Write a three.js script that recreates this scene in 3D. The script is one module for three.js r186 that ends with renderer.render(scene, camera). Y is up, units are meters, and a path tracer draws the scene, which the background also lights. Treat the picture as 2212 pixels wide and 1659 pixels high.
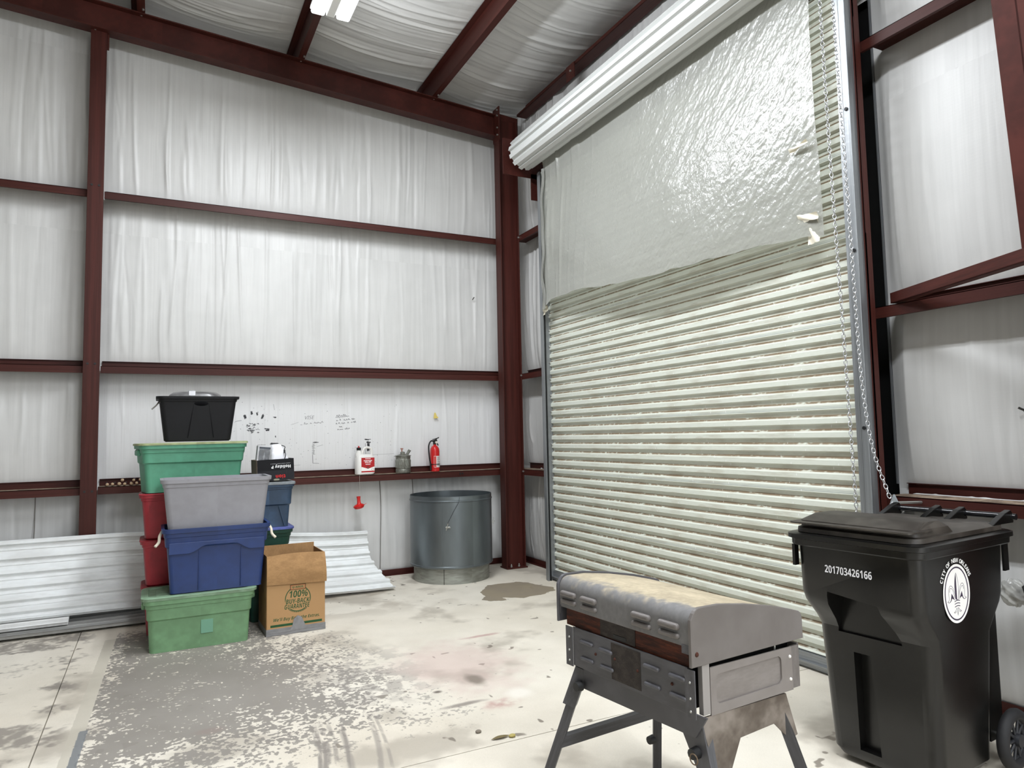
import * as THREE from 'three';
import { mergeGeometries, mergeVertices, toCreasedNormals } from 'three/addons/utils/BufferGeometryUtils.js';
import { RoundedBoxGeometry } from 'three/addons/geometries/RoundedBoxGeometry.js';
import { RectAreaLightUniformsLib } from 'three/addons/lights/RectAreaLightUniformsLib.js';
import { Brush, Evaluator, SUBTRACTION } from 'three-bvh-csg';

// ---------------------------------------------------------------- camera, lights, exposure
const scene = new THREE.Scene();
scene.background = new THREE.Color('#eef3f8'); scene.backgroundIntensity = 4.5;          // overcast sky, fill light through the doorway added behind the viewpoint
const camera = new THREE.PerspectiveCamera(57.64, 2212 / 1659, 0.05, 60);
{
  const yaw = 0.472658, pitch = 0.073107, roll = -0.020314;
  const f = new THREE.Vector3(Math.sin(yaw) * Math.cos(pitch), Math.sin(pitch), -Math.cos(yaw) * Math.cos(pitch));
  const r0 = new THREE.Vector3(Math.cos(yaw), 0, Math.sin(yaw)), u0 = new THREE.Vector3().crossVectors(r0, f);
  const r = r0.clone().multiplyScalar(Math.cos(roll)).addScaledVector(u0, Math.sin(roll));
  const u = u0.clone().multiplyScalar(Math.cos(roll)).addScaledVector(r0, -Math.sin(roll));
  camera.quaternion.setFromRotationMatrix(new THREE.Matrix4().makeBasis(r, u, f.clone().negate()));
  camera.position.set(0, 1.55, 0);
}
const renderer = new THREE.WebGLRenderer({ antialias: true });
renderer.toneMapping = THREE.LinearToneMapping;
renderer.toneMappingExposure = 1.12;
renderer.shadowMap.enabled = true;
RectAreaLightUniformsLib.init();
const LAMP = { color: 0xf6faff, level: 96, glow: 4 };            // the strip fixtures: radiance of a diffuser
const FIXTURES = [-5.88, -1.7, 1.9].map((z) => ({ x: 1.30, y: 5.2, z0: z, len: 2.4 }));

// ---------------------------------------------------------------- helpers
let seed = 12345;
const srand = (s) => { seed = s >>> 0; };
const rnd = () => { seed = (seed + 0x6D2B79F5) >>> 0; let t = seed; t = Math.imul(t ^ (t >>> 15), t | 1); t ^= t + Math.imul(t ^ (t >>> 7), t | 61); return ((t ^ (t >>> 14)) >>> 0) / 4294967296; };
const rr = (a, b) => a + (b - a) * rnd();
const clamp = (x, a = 0, b = 1) => Math.min(b, Math.max(a, x));
const sm = (a, b, x) => { const t = clamp((x - a) / (b - a)); return t * t * (3 - 2 * t); };
const mix = (a, b, t) => a + (b - a) * t;
const hash = (x, y) => { let h = Math.imul(x | 0, 374761393) + Math.imul(y | 0, 668265263); h = Math.imul(h ^ (h >>> 13), 1274126177); return ((h ^ (h >>> 16)) >>> 0) / 4294967296; };
function noise(x, y) { const i = Math.floor(x), j = Math.floor(y); let u = x - i, v = y - j; u = u * u * (3 - 2 * u); v = v * v * (3 - 2 * v); return mix(mix(hash(i, j), hash(i + 1, j), u), mix(hash(i, j + 1), hash(i + 1, j + 1), u), v); }
function fbm(x, y, o = 4) { let s = 0, a = 0.5, t = 0; for (let k = 0; k < o; k++) { s += a * noise(x, y); t += a; x = x * 2.03 + 17.3; y = y * 2.03 + 9.1; a *= 0.5; } return s / t; }

const names = new Map();
function numbered(n) { const k = names.get(n) ?? 0; names.set(n, k + 1); return k ? n + '_' + String(k).padStart(3, '0') : n; }
function shade(o) { o.castShadow = true; o.receiveShadow = true; return o; }
function one(gs) {
  gs = (Array.isArray(gs) ? gs : [gs]).map((g) => { const q = g.index ? g.toNonIndexed() : g; for (const k of Object.keys(q.attributes)) if (!['position', 'normal', 'uv'].includes(k)) q.deleteAttribute(k); if (!q.attributes.uv) q.setAttribute('uv', new THREE.BufferAttribute(new Float32Array(q.attributes.position.count * 2), 2)); return q; });
  return gs.length > 1 ? mergeGeometries(gs) : gs[0];
}
function part(name, gs, m, parent) { const o = shade(new THREE.Mesh(one(gs), m)); o.name = name; if (parent) parent.add(o); return o; }
function tag(o, label, category, group) { o.userData.label = label; o.userData.category = category; if (group) o.userData.group = group; return o; }
function thing(name, label, category, pos = [0, 0, 0], turn = 0, group) { const o = new THREE.Group(); o.name = numbered(name); o.position.set(...pos); o.rotation.y = turn; scene.add(o); return tag(o, label, category, group); }
function single(name, gs, m, label, category, group) { const o = part(numbered(name), gs, m, scene); return tag(o, label, category, group); }
function struct(name, gs, m) { const o = gs ? part(name, gs, m, scene) : new THREE.Group(); o.name = name; scene.add(o); o.userData.kind = 'structure'; return o; }
const move = (g, x = 0, y = 0, z = 0) => g.translate(x, y, z);
const box = (w, h, d, x = 0, y = 0, z = 0) => new THREE.BoxGeometry(w, h, d).translate(x, y, z);
const span = (x0, x1, y0, y1, z0, z1) => box(Math.abs(x1 - x0), Math.abs(y1 - y0), Math.abs(z1 - z0), (x0 + x1) / 2, (y0 + y1) / 2, (z0 + z1) / 2);
const rbox = (w, h, d, x = 0, y = 0, z = 0, r = 0.01, s = 2) => new RoundedBoxGeometry(w, h, d, s, r).translate(x, y, z);
const V = (a) => new THREE.Vector3(...a);
function bar(a, b, r0, r1 = r0, n = 14) { const A = V(a), B = V(b), d = B.clone().sub(A), g = new THREE.CylinderGeometry(r1, r0, d.length(), n); g.applyQuaternion(new THREE.Quaternion().setFromUnitVectors(new THREE.Vector3(0, 1, 0), d.clone().normalize())); return g.translate(...A.add(B).multiplyScalar(0.5).toArray()); }
function beamBox(a, b, w, h) { const A = V(a), B = V(b), d = B.clone().sub(A), g = new THREE.BoxGeometry(w, h, d.length()); const m = new THREE.Matrix4().lookAt(A, B, new THREE.Vector3(0, 1, 0.001)); return g.applyMatrix4(m).translate(...A.add(B).multiplyScalar(0.5).toArray()); }
const tube = (pts, r, n = 40, rad = 8) => new THREE.TubeGeometry(new THREE.CatmullRomCurve3(pts.map(V)), n, r, rad, false);
const lathe = (p, n = 32) => toCreasedNormals(new THREE.LatheGeometry(p.map((q) => new THREE.Vector2(...q)), n), 0.6);
function extrude(pts, depth, bevel = 0, holes = []) { const s = new THREE.Shape(pts.map((p) => new THREE.Vector2(...p))); for (const h of holes) s.holes.push(new THREE.Path(h.map((p) => new THREE.Vector2(...p)))); return new THREE.ExtrudeGeometry(s, { depth, bevelEnabled: bevel > 0, bevelSize: bevel, bevelThickness: bevel, bevelSegments: 2, curveSegments: 10 }); }
// a rounded-rectangle loft: rings {y, w, d, r, cx, cz}; closed at both ends
function loft(rings, seg = 5, crease = 0.55) {
  const n = 4 * (seg + 1), pos = [], idx = [];
  for (const R of rings) {
    const { y, w, d, cx = 0, cz = 0 } = R, r = Math.min(R.r ?? 0.03, w / 2 - 1e-4, d / 2 - 1e-4);
    for (let c = 0; c < 4; c++) for (let k = 0; k <= seg; k++) {
      const a = (c + k / seg) * Math.PI / 2, sx = c === 0 || c === 3 ? 1 : -1, sz = c < 2 ? 1 : -1;
      pos.push(cx + sx * (w / 2 - r) + r * Math.cos(a), y, cz + sz * (d / 2 - r) + r * Math.sin(a));
    }
  }
  for (let i = 0; i + 1 < rings.length; i++) for (let k = 0; k < n; k++) { const a = i * n + k, b = i * n + (k + 1) % n, c = a + n, d = b + n; idx.push(a, c, b, b, c, d); }
  for (const [i, flip] of [[0, 0], [rings.length - 1, 1]]) { const R = rings[i], m = pos.length / 3; pos.push(R.cx ?? 0, R.y, R.cz ?? 0); for (let k = 0; k < n; k++) { const a = i * n + k, b = i * n + (k + 1) % n; flip ? idx.push(m, b, a) : idx.push(m, a, b); } }
  const g = new THREE.BufferGeometry(); g.setAttribute('position', new THREE.Float32BufferAttribute(pos, 3)); g.setIndex(idx);
  const q = toCreasedNormals(g, crease); planarUV(q); return q;
}
function planarUV(g, sx = 1, sy = 1) { const p = g.attributes.position, n = g.attributes.normal, uv = new Float32Array(p.count * 2); for (let i = 0; i < p.count; i++) { const ax = Math.abs(n.getX(i)), ay = Math.abs(n.getY(i)), az = Math.abs(n.getZ(i)); const x = p.getX(i), y = p.getY(i), z = p.getZ(i); const [a, b] = ay > ax && ay > az ? [x, z] : ax > az ? [z, y] : [x, y]; uv[2 * i] = a * sx; uv[2 * i + 1] = b * sy; } g.setAttribute('uv', new THREE.BufferAttribute(uv, 2)); return g; }
// grid surface; fn(i/nu, j/nv) -> [x,y,z], uv optional
function grid(fn, nu, nv, uvf, flip = false) {
  const pos = [], uv = [], idx = [];
  for (let j = 0; j <= nv; j++) for (let i = 0; i <= nu; i++) { const a = i / nu, b = j / nv; pos.push(...fn(a, b)); uv.push(...(uvf ? uvf(a, b) : [a, b])); }
  for (let j = 0; j < nv; j++) for (let i = 0; i < nu; i++) { const a = j * (nu + 1) + i, b = a + 1, c = a + nu + 1, d = c + 1; flip ? idx.push(a, c, b, b, c, d) : idx.push(a, b, c, b, d, c); }
  const g = new THREE.BufferGeometry(); g.setAttribute('position', new THREE.Float32BufferAttribute(pos, 3)); g.setAttribute('uv', new THREE.Float32BufferAttribute(uv, 2)); g.setIndex(idx); g.computeVertexNormals(); return g;
}
function std(color, roughness = 0.6, o = {}) { const m = new THREE.MeshPhysicalMaterial({ color, roughness, side: THREE.DoubleSide, ...o }); return m; }
function dataTex(w, h, fn, srgb = true, rep) {
  const d = new Uint8Array(w * h * 4);
  for (let y = 0; y < h; y++) for (let x = 0; x < w; x++) { const c = fn(x / w, y / h, x, y), k = (y * w + x) * 4; d[k] = clamp(c[0], 0, 255); d[k + 1] = clamp(c[1], 0, 255); d[k + 2] = clamp(c[2], 0, 255); d[k + 3] = c[3] ?? 255; }
  const t = new THREE.DataTexture(d, w, h, THREE.RGBAFormat); t.magFilter = THREE.LinearFilter; t.minFilter = THREE.LinearFilter; t.wrapS = t.wrapT = THREE.RepeatWrapping; if (srgb) t.colorSpace = THREE.SRGBColorSpace; if (rep) t.repeat.set(...rep); t.needsUpdate = true; return t;
}
function canvas(w, h, draw) { const c = document.createElement('canvas'); c.width = w; c.height = h; const g = c.getContext('2d'); draw(g, w, h); const t = new THREE.CanvasTexture(c); t.colorSpace = THREE.SRGBColorSpace; t.anisotropy = 8; return t; }
const grey = (v) => [v, v, v];
// a mottled tint around white, multiplied with a material's colour (grime, scuffs, fine grain)
function mottle(size, lo, hi, freq, s, warm = 0) { return dataTex(size, size, (u, v) => { const p = (a, b) => fbm(a, b, 5); const k = freq; let n = p(u * k + s, v * k + s); n = mix(n, fbm(u * k * 6 + s, v * k * 6, 3), 0.35); const q = mix(lo, hi, sm(0.25, 0.75, n)); return [q, q - warm * (1 - n), q - 2 * warm * (1 - n)]; }); }

// ---------------------------------------------------------------- shared materials
const bumpFine = dataTex(256, 256, (u, v, x, y) => grey(120 + 70 * (fbm(x / 9, y / 9, 3) - 0.5) + 60 * (hash(x, y) - 0.5)), false);
const steelTex = mottle(512, 205, 255, 5, 3, 5);
const STEEL = std('#4a221c', 0.5, { specularIntensity: 0.5, map: steelTex, bumpMap: bumpFine, bumpScale: 0.0003 });
const DUST = std('#a08f7c', 0.9, { map: mottle(256, 150, 255, 9, 31, 8) });
const GALV = std('#b4b8bb', 0.45, { metalness: 0.75, map: dataTex(256, 256, (u, v) => { const n = fbm(u * 14, v * 14, 3), m = noise(u * 46, v * 46); return grey(175 + 50 * n + 25 * m); }) });
const BOLT = std('#b9b9b4', 0.35, { metalness: 0.8 });
const BLACK = std('#0d0d0e', 0.5);
const vinylBump = dataTex(512, 512, (u, v, x, y) => { const s = fbm(u * 90, v * 3, 3); const g = (x % 8 === 0 ? 10 : 0) + (y % 8 === 0 ? 10 : 0); return grey(90 + 110 * s + g); }, false);
const vinylTex = dataTex(512, 512, (u, v) => { const s = fbm(u * 40, v * 1.5, 3), b = fbm(u * 5 + 7, v * 5, 4); const q = 255 - 16 * (1 - s) - 12 * (1 - b); return [q, q, q - 2]; });
const VINYL = std('#dadada', 0.4, { map: vinylTex, bumpMap: vinylBump, bumpScale: 0.0016, specularIntensity: 0.8 });

// ---------------------------------------------------------------- the setting
const XB = 4.13, ZA = -7.83;               // faces of the blanket on the side wall and the end wall
const ROOF = (x) => 5.47 + 0.072 * (3.62 - x);   // underside of the purlins
const XL = -6.6, ZF = 4.6;                  // far walls behind the camera

// concrete floor: cast slabs with saw-cut joints
const FX0 = -2.4, FZ0 = -7.9, FS = 6.6;
const PUD = [[2.89, -6.44], [3.09, -6.7], [3.24, -6.71], [3.43, -6.7], [3.52, -6.61], [3.54, -6.46], [3.63, -6.27], [3.57, -6.14], [3.4, -6.05], [3.25, -6.03], [3.15, -6.02], [2.98, -6.13], [2.98, -6.02], [2.82, -6.05], [2.77, -6.15], [2.87, -6.26]];
function inside(x, z, P) { let c = false; for (let i = 0, j = P.length - 1; i < P.length; j = i++) { const [a, b] = P[i], [d, e] = P[j]; if ((b > z) !== (e > z) && x < (d - a) * (z - b) / (e - b) + a) c = !c; } return c; }
const tyre = []; srand(77); for (let k = 0; k < 9; k++) tyre.push([rr(0.62, 1.0), rr(0.012, 0.03), rr(0.5, 1), rr(1.3, 2.4)]);
const floorTex = dataTex(2048, 2048, (u, v) => {
  const x = FX0 + u * FS, z = FZ0 + v * FS;
  const b = fbm(x * 1.1 + 3, z * 1.1, 4), m = fbm(x * 5, z * 5 + 9, 3), f = hash(Math.floor(x * 420), Math.floor(z * 420));
  let r = 212 + 20 * (b - 0.5) + 16 * (m - 0.5) + 7 * (f - 0.5), g = r - 5 - 4 * (1 - b), bl = r - 17 - 8 * (1 - b);
  const to = (c, t) => { r = mix(r, c[0], t); g = mix(g, c[1], t); bl = mix(bl, c[2], t); };
  // trodden grime and pale scuffs
  const gr = fbm(x * 2.3 + 40, z * 2.3, 5); to([150, 142, 130], 0.55 * sm(0.56, 0.75, gr));
  const back = sm(-5.9, -6.7, z) * sm(0.2, 1.2, x) * sm(3.0, 2.2, x); to([152, 142, 128], 0.6 * back * sm(0.45, 0.68, fbm(x * 4 + 9, z * 4, 5)));
  // dark oily specks near the back wall and on the pale slab
  const sp = noise(x * 26 + 3, z * 26) * noise(x * 9, z * 9 + 5); to([106, 98, 88], 0.7 * sm(0.70, 0.77, sp));
  // left-hand stains
  const ls = fbm(x * 4.1 + 11, z * 4.6 + 2, 5); to([108, 102, 96], 0.62 * sm(0.52, 0.68, ls * 0.7 + 0.3 * fbm(x * 26, z * 26, 3)) * sm(-0.36, -0.5, x) * sm(-3.6, -4.2, z));
  // grey floor paint, flaking
  const ex = fbm(x * 1.7 + 5, z * 1.7 + 8, 3) - 0.5;
  const dl = x + 0.30 + 0.03 * (z + 5), db = z + 6.55, dr = 1.02 - x + 0.55 * ex + 0.12 * (z + 5), df = -3.78 - 0.22 * Math.max(0, x) + 0.3 * ex - z;
  const d = Math.min(dl < 0 ? -1 : dl * 2.2 + 0.12, db * 3, dr, df);
  const cover = clamp(0.54 + d * 1.05, 0, 0.985);
  const fl = 0.68 * fbm(x * 52 + 3, z * 52 + 7, 4) + 0.32 * fbm(x * 9 + 1, z * 9, 3);
  const flk = sm(0.27, 0.71, fl);
  if (d > -0.75) { const t = sm(0.02, -0.02, flk - cover * 0.99) * (d < 0 ? sm(-0.75, 0, d) : 1); const pb = 130 + 14 * (b - 0.5) + 9 * (m - 0.5); to([pb + 5, pb, pb - 7], 0.93 * t); }
  // dusty worn right-hand rim of the paint
  const rim = sm(0.75, 1.3, x) * sm(1.8, 1.3, x) * sm(-5.4, -4.9, z) * sm(-3.9, -4.4, z); to([140, 134, 128], 0.55 * rim * sm(0.42, 0.6, fbm(x * 14, z * 14, 4)));
  // masking strip along the paint's left edge
  const sx = x + 0.30 + 0.03 * (z + 5); if (sx > -0.075 && sx < 0.0 && z < -4.0 && z > -6.5) to([182, 176, 162], 0.65);
  if (sx > -0.03 && sx < 0.01 && z > -4.55 && z < -3.7) to([110, 114, 118], 0.8);
  // tyre scuffs: arcs fanning forward
  for (const [c, w, k, q] of tyre) { const zz = z + 3.2, cx = c + 0.22 * q * zz * zz * (zz < 0 ? 1 : -1) * -0.35 + zz * -0.16 * q; const e = Math.abs(x - cx); if (e < w && z > -4.05 && z < -2.7) to([128, 122, 116], 0.7 * k * sm(w, w * 0.3, e) * sm(-4.05, -3.85, z) * sm(0.3, 0.55, fbm(x * 30, z * 9, 3))); }
  // red spray and reddish stains
  const red = (cx, cz, ax, az, s) => { const e = Math.hypot((x - cx) / ax, (z - cz) / az) + 0.7 * (fbm(x * 9 + cx, z * 9, 4) - 0.5); return s * sm(1, 0.2, e); };
  to([156, 104, 102], 0.8 * red(1.79, -3.76, 0.16, 0.10, 0.6) * sm(0.2, 0.7, fbm(x * 20, z * 20, 4))); to([156, 112, 110], red(2.27, -5.07, 0.2, 0.04, 0.5)); to([192, 166, 160], red(1.85, -4.5, 0.55, 0.75, 0.45)); to([140, 118, 112], red(0.28, -4.2, 0.1, 0.06, 0.3));
  to([126, 116, 106], red(1.84, -4.2, 0.07, 0.16, 0.85)); to([120, 112, 106], red(1.62, -3.86, 0.2, 0.035, 0.7)); to([104, 96, 88], red(1.55, -4.12, 0.05, 0.035, 1)); to([228, 224, 214], red(1.98, -3.86, 0.12, 0.1, 0.7));
  // wet patch
  const wx = x + 0.035 * (fbm(x * 13, z * 13, 3) - 0.5), wz = z + 0.05 * (fbm(x * 13 + 8, z * 13, 3) - 0.5);
  if (inside(wx, wz, PUD)) to([133 + 12 * (m - 0.5), 122 + 10 * (m - 0.5), 104], 0.9);
  return [r, g, bl];
});
floorTex.wrapS = floorTex.wrapT = THREE.MirroredRepeatWrapping;
const CONCRETE = std('#ffffff', 0.62, { map: floorTex, bumpMap: bumpFine, bumpScale: 0.0005, specularIntensity: 0.6 });
{
  const floor = struct('floor');
  const xs = [XL - 0.3, -3.6, -0.52, 2.56, XB + 0.4], zs = [ZA - 0.3, -6.36, -3.285, -0.21, 2.9, ZF + 0.3], gap = 0.003;
  part('sub_base', span(XL - 0.4, XB + 0.5, -0.2, -0.045, ZA - 0.4, ZF + 0.4), std('#4a443d', 0.95), floor);
  for (let i = 0; i < 4; i++) for (let j = 0; j < 5; j++) {
    // only the joints that show are cut open; the others butt tight
    const l = i === 2 ? gap : 0, r = i === 1 ? gap : 0, n = j === 1 ? gap : 0, s = j === 2 ? gap : 0;
    const g = span(xs[i] + l, xs[i + 1] - r, -0.05, 0, zs[j] + s, zs[j + 1] - n), p = g.attributes.position, uv = g.attributes.uv;
    for (let k = 0; k < p.count; k++) uv.setXY(k, (p.getX(k) - FX0) / FS, (p.getZ(k) - FZ0) / FS);
    part('slab', g, CONCRETE, floor);
  }
}

// vinyl-faced insulation blanket: wrinkled panels between the girts
function folds(L, H, dens, amp, s) {
  srand(s); const bins = new Map(), cell = 0.1;
  for (let k = 0; k < L * dens; k++) {
    const v0 = rnd() < 0.55 ? 0 : rr(0, 0.5) * H, f = { u: rr(0, L), s: rr(-0.05, 0.05), w: rr(0.011, 0.03), a: amp * Math.pow(rnd(), 1.8) * (rnd() < 0.25 ? -1 : 1), v0, v1: rnd() < 0.5 ? H : v0 + rr(0.3, 1) * (H - v0), c: rr(-0.03, 0.03) };
    for (let b = Math.floor((f.u - 0.14) / cell); b <= Math.floor((f.u + 0.14) / cell); b++) { if (!bins.has(b)) bins.set(b, []); bins.get(b).push(f); }
  }
  return (u, v) => {
    let h = 0; const q = bins.get(Math.floor(u / cell)); if (!q) return 0;
    for (const f of q) { const t = (v - f.v0) / Math.max(0.01, f.v1 - f.v0); if (t < 0 || t > 1) continue; const d = (u - f.u - f.s * (v - H / 2) - f.c * Math.sin(t * 3.1)) / f.w; if (Math.abs(d) > 2.6) continue; h += f.a * Math.exp(-d * d) * Math.min(1, 5 * t + 0.25, 5 * (1 - t) + 0.25); }
    return h;
  };
}
// place(u, v, h): u along the wall in metres, v up, h out into the room
function blanket(name, parent, L, H, place, o = {}) {
  const { bulge = 0.045, dens = 26, amp = 0.011, s = 1, nu = Math.ceil(L / 0.0085), nv = 30, m = VINYL, top, uvf } = o;
  const f = folds(L, H, dens, amp, s), ph = s * 1.7;
  const g = grid((a, b) => { const u = a * L, Hh = top ? top(u) : H, v = b * Hh; const e = Math.min(1, u / 0.12, (L - u) / 0.12); const bl = bulge * Math.sqrt(Math.max(0, Math.sin(Math.PI * b))) * (0.65 + 0.55 * noise(u * 1.3 + ph, v * 0.8)) * Math.max(0, e); return place(u, v, bl + f(u, v)); }, nu, nv, uvf ?? ((a, b) => [a * L / 1.3, b * H / 1.3]), o.flip);
  return part(name, g, m, parent);
}
const CLAD = std('#c9c9c4', 0.7);
const G1 = 1.144, G2 = 2.28, G3 = 3.965, CX = -0.54;      // girt ledge heights; line of the end wall column
{ // end wall
  const w = struct('wall_back');
  part('cladding', span(XL - 0.3, XB + 0.3, 0, 6.6, ZA - 0.16, ZA - 0.06), CLAD, w);
  const rows = [[0.03, G1 + 0.03], [G1 + 0.03, G2 + 0.03], [G2 + 0.03, G3 + 0.03]];
  // marker notes and smudges on the row above the lowest girt
  const L = XB + 0.05 - CX, y0 = rows[1][0], y1 = rows[1][1];
  const notes = canvas(2048, 512, (g, W, H) => {
    const px = (x) => (x - CX) / L * W, py = (y) => (1 - (y - y0) / (y1 - y0)) * H, k = W / L;
    g.fillStyle = '#ffffff'; g.fillRect(0, 0, W, H);
    srand(5); for (let i = 0; i < 900; i++) { const a = rr(0.015, 0.05); g.fillStyle = `rgba(120,112,100,${a})`; const x = rr(0, W); g.fillRect(x, rr(-50, H), rr(1, 3), rr(30, 300)); }
    g.strokeStyle = '#2b2b2e'; g.fillStyle = '#242427'; g.lineCap = 'round';
    const blot = (x, y, w, h, rot = 0, a = 0.85) => { g.save(); g.translate(px(x), py(y)); g.rotate(rot); g.globalAlpha = a; for (let i = 0; i < 10; i++) { g.beginPath(); g.ellipse(rr(-0.35, 0.35) * w * k, rr(-0.35, 0.35) * h * k, rr(0.1, 0.32) * w * k, rr(0.1, 0.32) * h * k, 0, 0, 7); g.fill(); } g.restore(); };
    // hand print: four finger tips, thumb, broken palm
    blot(0.835, 1.80, 0.025, 0.045, -0.25); blot(0.90, 1.835, 0.022, 0.05, -0.05); blot(0.955, 1.835, 0.02, 0.045, 0.1, 0.6); blot(1.01, 1.80, 0.022, 0.06, 0.5); blot(1.05, 1.66, 0.055, 0.03, 0.1); 
    for (let i = 0; i < 46; i++) blot(rr(0.85, 0.97), rr(1.63, 1.73), rr(0.006, 0.03), rr(0.004, 0.015), rr(-0.5, 0.5), rr(0.25, 0.7));
    g.lineWidth = 1.6; const line = (a, b, c, d, al = 0.6) => { g.globalAlpha = al; g.beginPath(); g.moveTo(px(a), py(b)); g.lineTo(px(c), py(d)); g.stroke(); g.globalAlpha = 1; };
    line(0.74, 1.75, 0.8, 1.76); line(1.12, 1.93, 1.13, 1.87, 0.4); blot(1.13, 1.79, 0.035, 0.016, 0, 0.5); blot(1.14, 1.585, 0.01, 0.03, 0, 0.8); blot(1.135, 1.51, 0.1, 0.02, 0, 0.85); blot(1.13, 1.48, 0.06, 0.03, 0, 0.8); line(0.96, 1.50, 1.04, 1.50); line(0.97, 1.47, 0.97, 1.45, 0.4);
    // writing
    g.globalAlpha = 0.55; g.font = 'italic 23px sans-serif'; g.save(); g.translate(px(1.44), py(1.765)); g.rotate(-0.05); g.fillText('VISE', 0, 0); g.restore();
    const scrawl = (x, y, w, h, n, rot = -0.09) => { g.save(); g.translate(px(x), py(y)); g.rotate(rot); g.lineWidth = 1.7; g.beginPath(); let cx = 0; while (cx < w * k) { const up = rr(0.4, 1) * h * k; g.moveTo(cx, rr(-2, 1)); g.quadraticCurveTo(cx + 2, -up, cx + rr(3, 6), rr(-up, 0)); g.quadraticCurveTo(cx + 4, -1, cx + rr(5, 9), rr(-3, 1)); cx += rr(7, 12); if (rnd() < 0.18) cx += 8; } g.stroke(); g.restore(); };
    g.globalAlpha = 0.6; scrawl(1.44, 1.71, 0.19, 0.024); scrawl(1.40, 1.705, 0.02, 0.004); g.globalAlpha = 0.75; scrawl(1.79, 1.795, 0.13, 0.025); line(1.78, 1.785, 1.93, 1.80, 0.7); g.globalAlpha = 0.85; scrawl(1.79, 1.745, 0.21, 0.026); scrawl(1.785, 1.71, 0.23, 0.022); scrawl(1.82, 1.675, 0.05, 0.022); scrawl(1.80, 1.645, 0.13, 0.016);
    // scorch marks and thin lines
    line(1.30, 1.71, 1.38, 1.735, 0.25); blot(1.555, 1.515, 0.065, 0.012, 0, 0.7); for (let i = 0; i < 24; i++) line(rr(1.52, 1.54), 1.50 - i * 0.005, rr(1.54, 1.56), 1.50 - i * 0.005, 0.3); line(1.53, 1.38, 1.535, 1.29, 0.9); line(1.535, 1.29, 1.60, 1.285, 0.6); line(1.58, 1.47, 1.64, 1.485, 0.4); line(1.3, 1.27, 1.4, 1.275, 0.3);
    blot(2.145, 1.535, 0.08, 0.014, 0.05, 0.85); blot(2.15, 1.45, 0.035, 0.1, 0.05, 0.9); blot(2.15, 1.50, 0.05, 0.03, 0, 0.6); line(2.115, 1.49, 2.12, 1.36, 0.7); line(2.2, 1.36, 2.45, 1.365, 0.25);
    srand(9); for (let i = 0; i < 170; i++) { g.globalAlpha = rr(0.2, 0.7); g.beginPath(); g.arc(px(rr(0.7, 2.5)), py(y0 + 0.08 + Math.pow(rnd(), 1.6) * 0.7), rr(0.5, 1.6), 0, 7); g.fill(); }
    g.globalAlpha = 1;
  });
  const NOTE = VINYL.clone(); NOTE.map = notes; NOTE.bumpScale = 0.0014;
  for (const [k, [a, b]] of rows.entries()) {
    const noted = k === 1, low = k === 0;
    blanket('insulation_panel', w, L, b - a, (u, v, h) => [CX + u, a + v, ZA + h], { s: 10 + k, amp: noted ? 0.004 : low ? 0.006 : 0.0085, dens: noted ? 14 : 24, bulge: noted ? 0.03 : 0.045, m: noted ? NOTE : VINYL, uvf: noted ? (p, q) => [p, q] : undefined });
    blanket('insulation_panel', w, CX - XL, b - a, (u, v, h) => [XL + u, a + v, ZA + h], { s: 30 + k, amp: 0.009, nu: 560, dens: 18 });
  }
  const y3 = G3 + 0.03, tp = (x) => ROOF(x) + 0.24 - y3;
  blanket('insulation_panel', w, L, 1.6, (u, v, h) => [CX + u, y3 + v, ZA + h], { s: 14, amp: 0.009, dens: 26, top: (u) => tp(CX + u) });
  blanket('insulation_panel', w, CX - XL, 1.9, (u, v, h) => [XL + u, y3 + v, ZA + h], { s: 34, amp: 0.009, nu: 560, top: (u) => tp(XL + u) });
  // facing seams in the lowest row
  for (const x of [2.275, 2.66, -0.98]) part('seam', tube([[x, 1.10, ZA + 0.03], [x + 0.004, 0.8, ZA + 0.062], [x - 0.004, 0.4, ZA + 0.064], [x, 0.08, ZA + 0.03]], 0.004, 24, 5), std('#7d7a74', 0.8), w);
}
{ // side wall with the door opening
  const w = struct('wall_right'), ZL = -6.62, ZR = -2.81;
  const clad = (a, b, y0, y1) => part('cladding', span(XB + 0.06, XB + 0.16, y0, y1, a, b), CLAD, w);
  clad(ZA - 0.3, ZL, 0, 6.2); clad(ZR, ZF + 0.3, 0, 6.2); clad(ZL, ZR, 4.35, 6.2);
  const ys = [0.03, G1 + 0.03, G2 + 0.03, G3 + 0.03, 5.72], at = (z0, y0) => (u, v, h) => [XB - h, y0 + v, z0 + u];
  for (let k = 0; k < 4; k++) {
    const H = ys[k + 1] - ys[k];
    blanket('insulation_panel', w, ZL - ZA, H, at(ZA, ys[k]), { s: 50 + k, dens: 34, amp: 0.016, bulge: 0.06 });
    blanket('insulation_panel', w, -1.62 - ZR, H, at(ZR, ys[k]), { s: 60 + k, dens: 10, amp: 0.006, bulge: 0.07 });
    blanket('insulation_panel', w, ZF + 1.62, H, at(-1.62, ys[k]), { s: 70 + k, dens: 20, amp: 0.01, nu: 420 });
  }
  blanket('insulation_panel', w, ZR - ZL, 5.72 - 4.36, at(ZL, 4.36), { s: 80, dens: 18, amp: 0.01, nu: 260 });
}
struct('wall_left', span(XL - 0.15, XL, 0, 6.6, ZA - 0.2, ZF + 0.2), std('#c4c4c2', 0.6));
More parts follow.
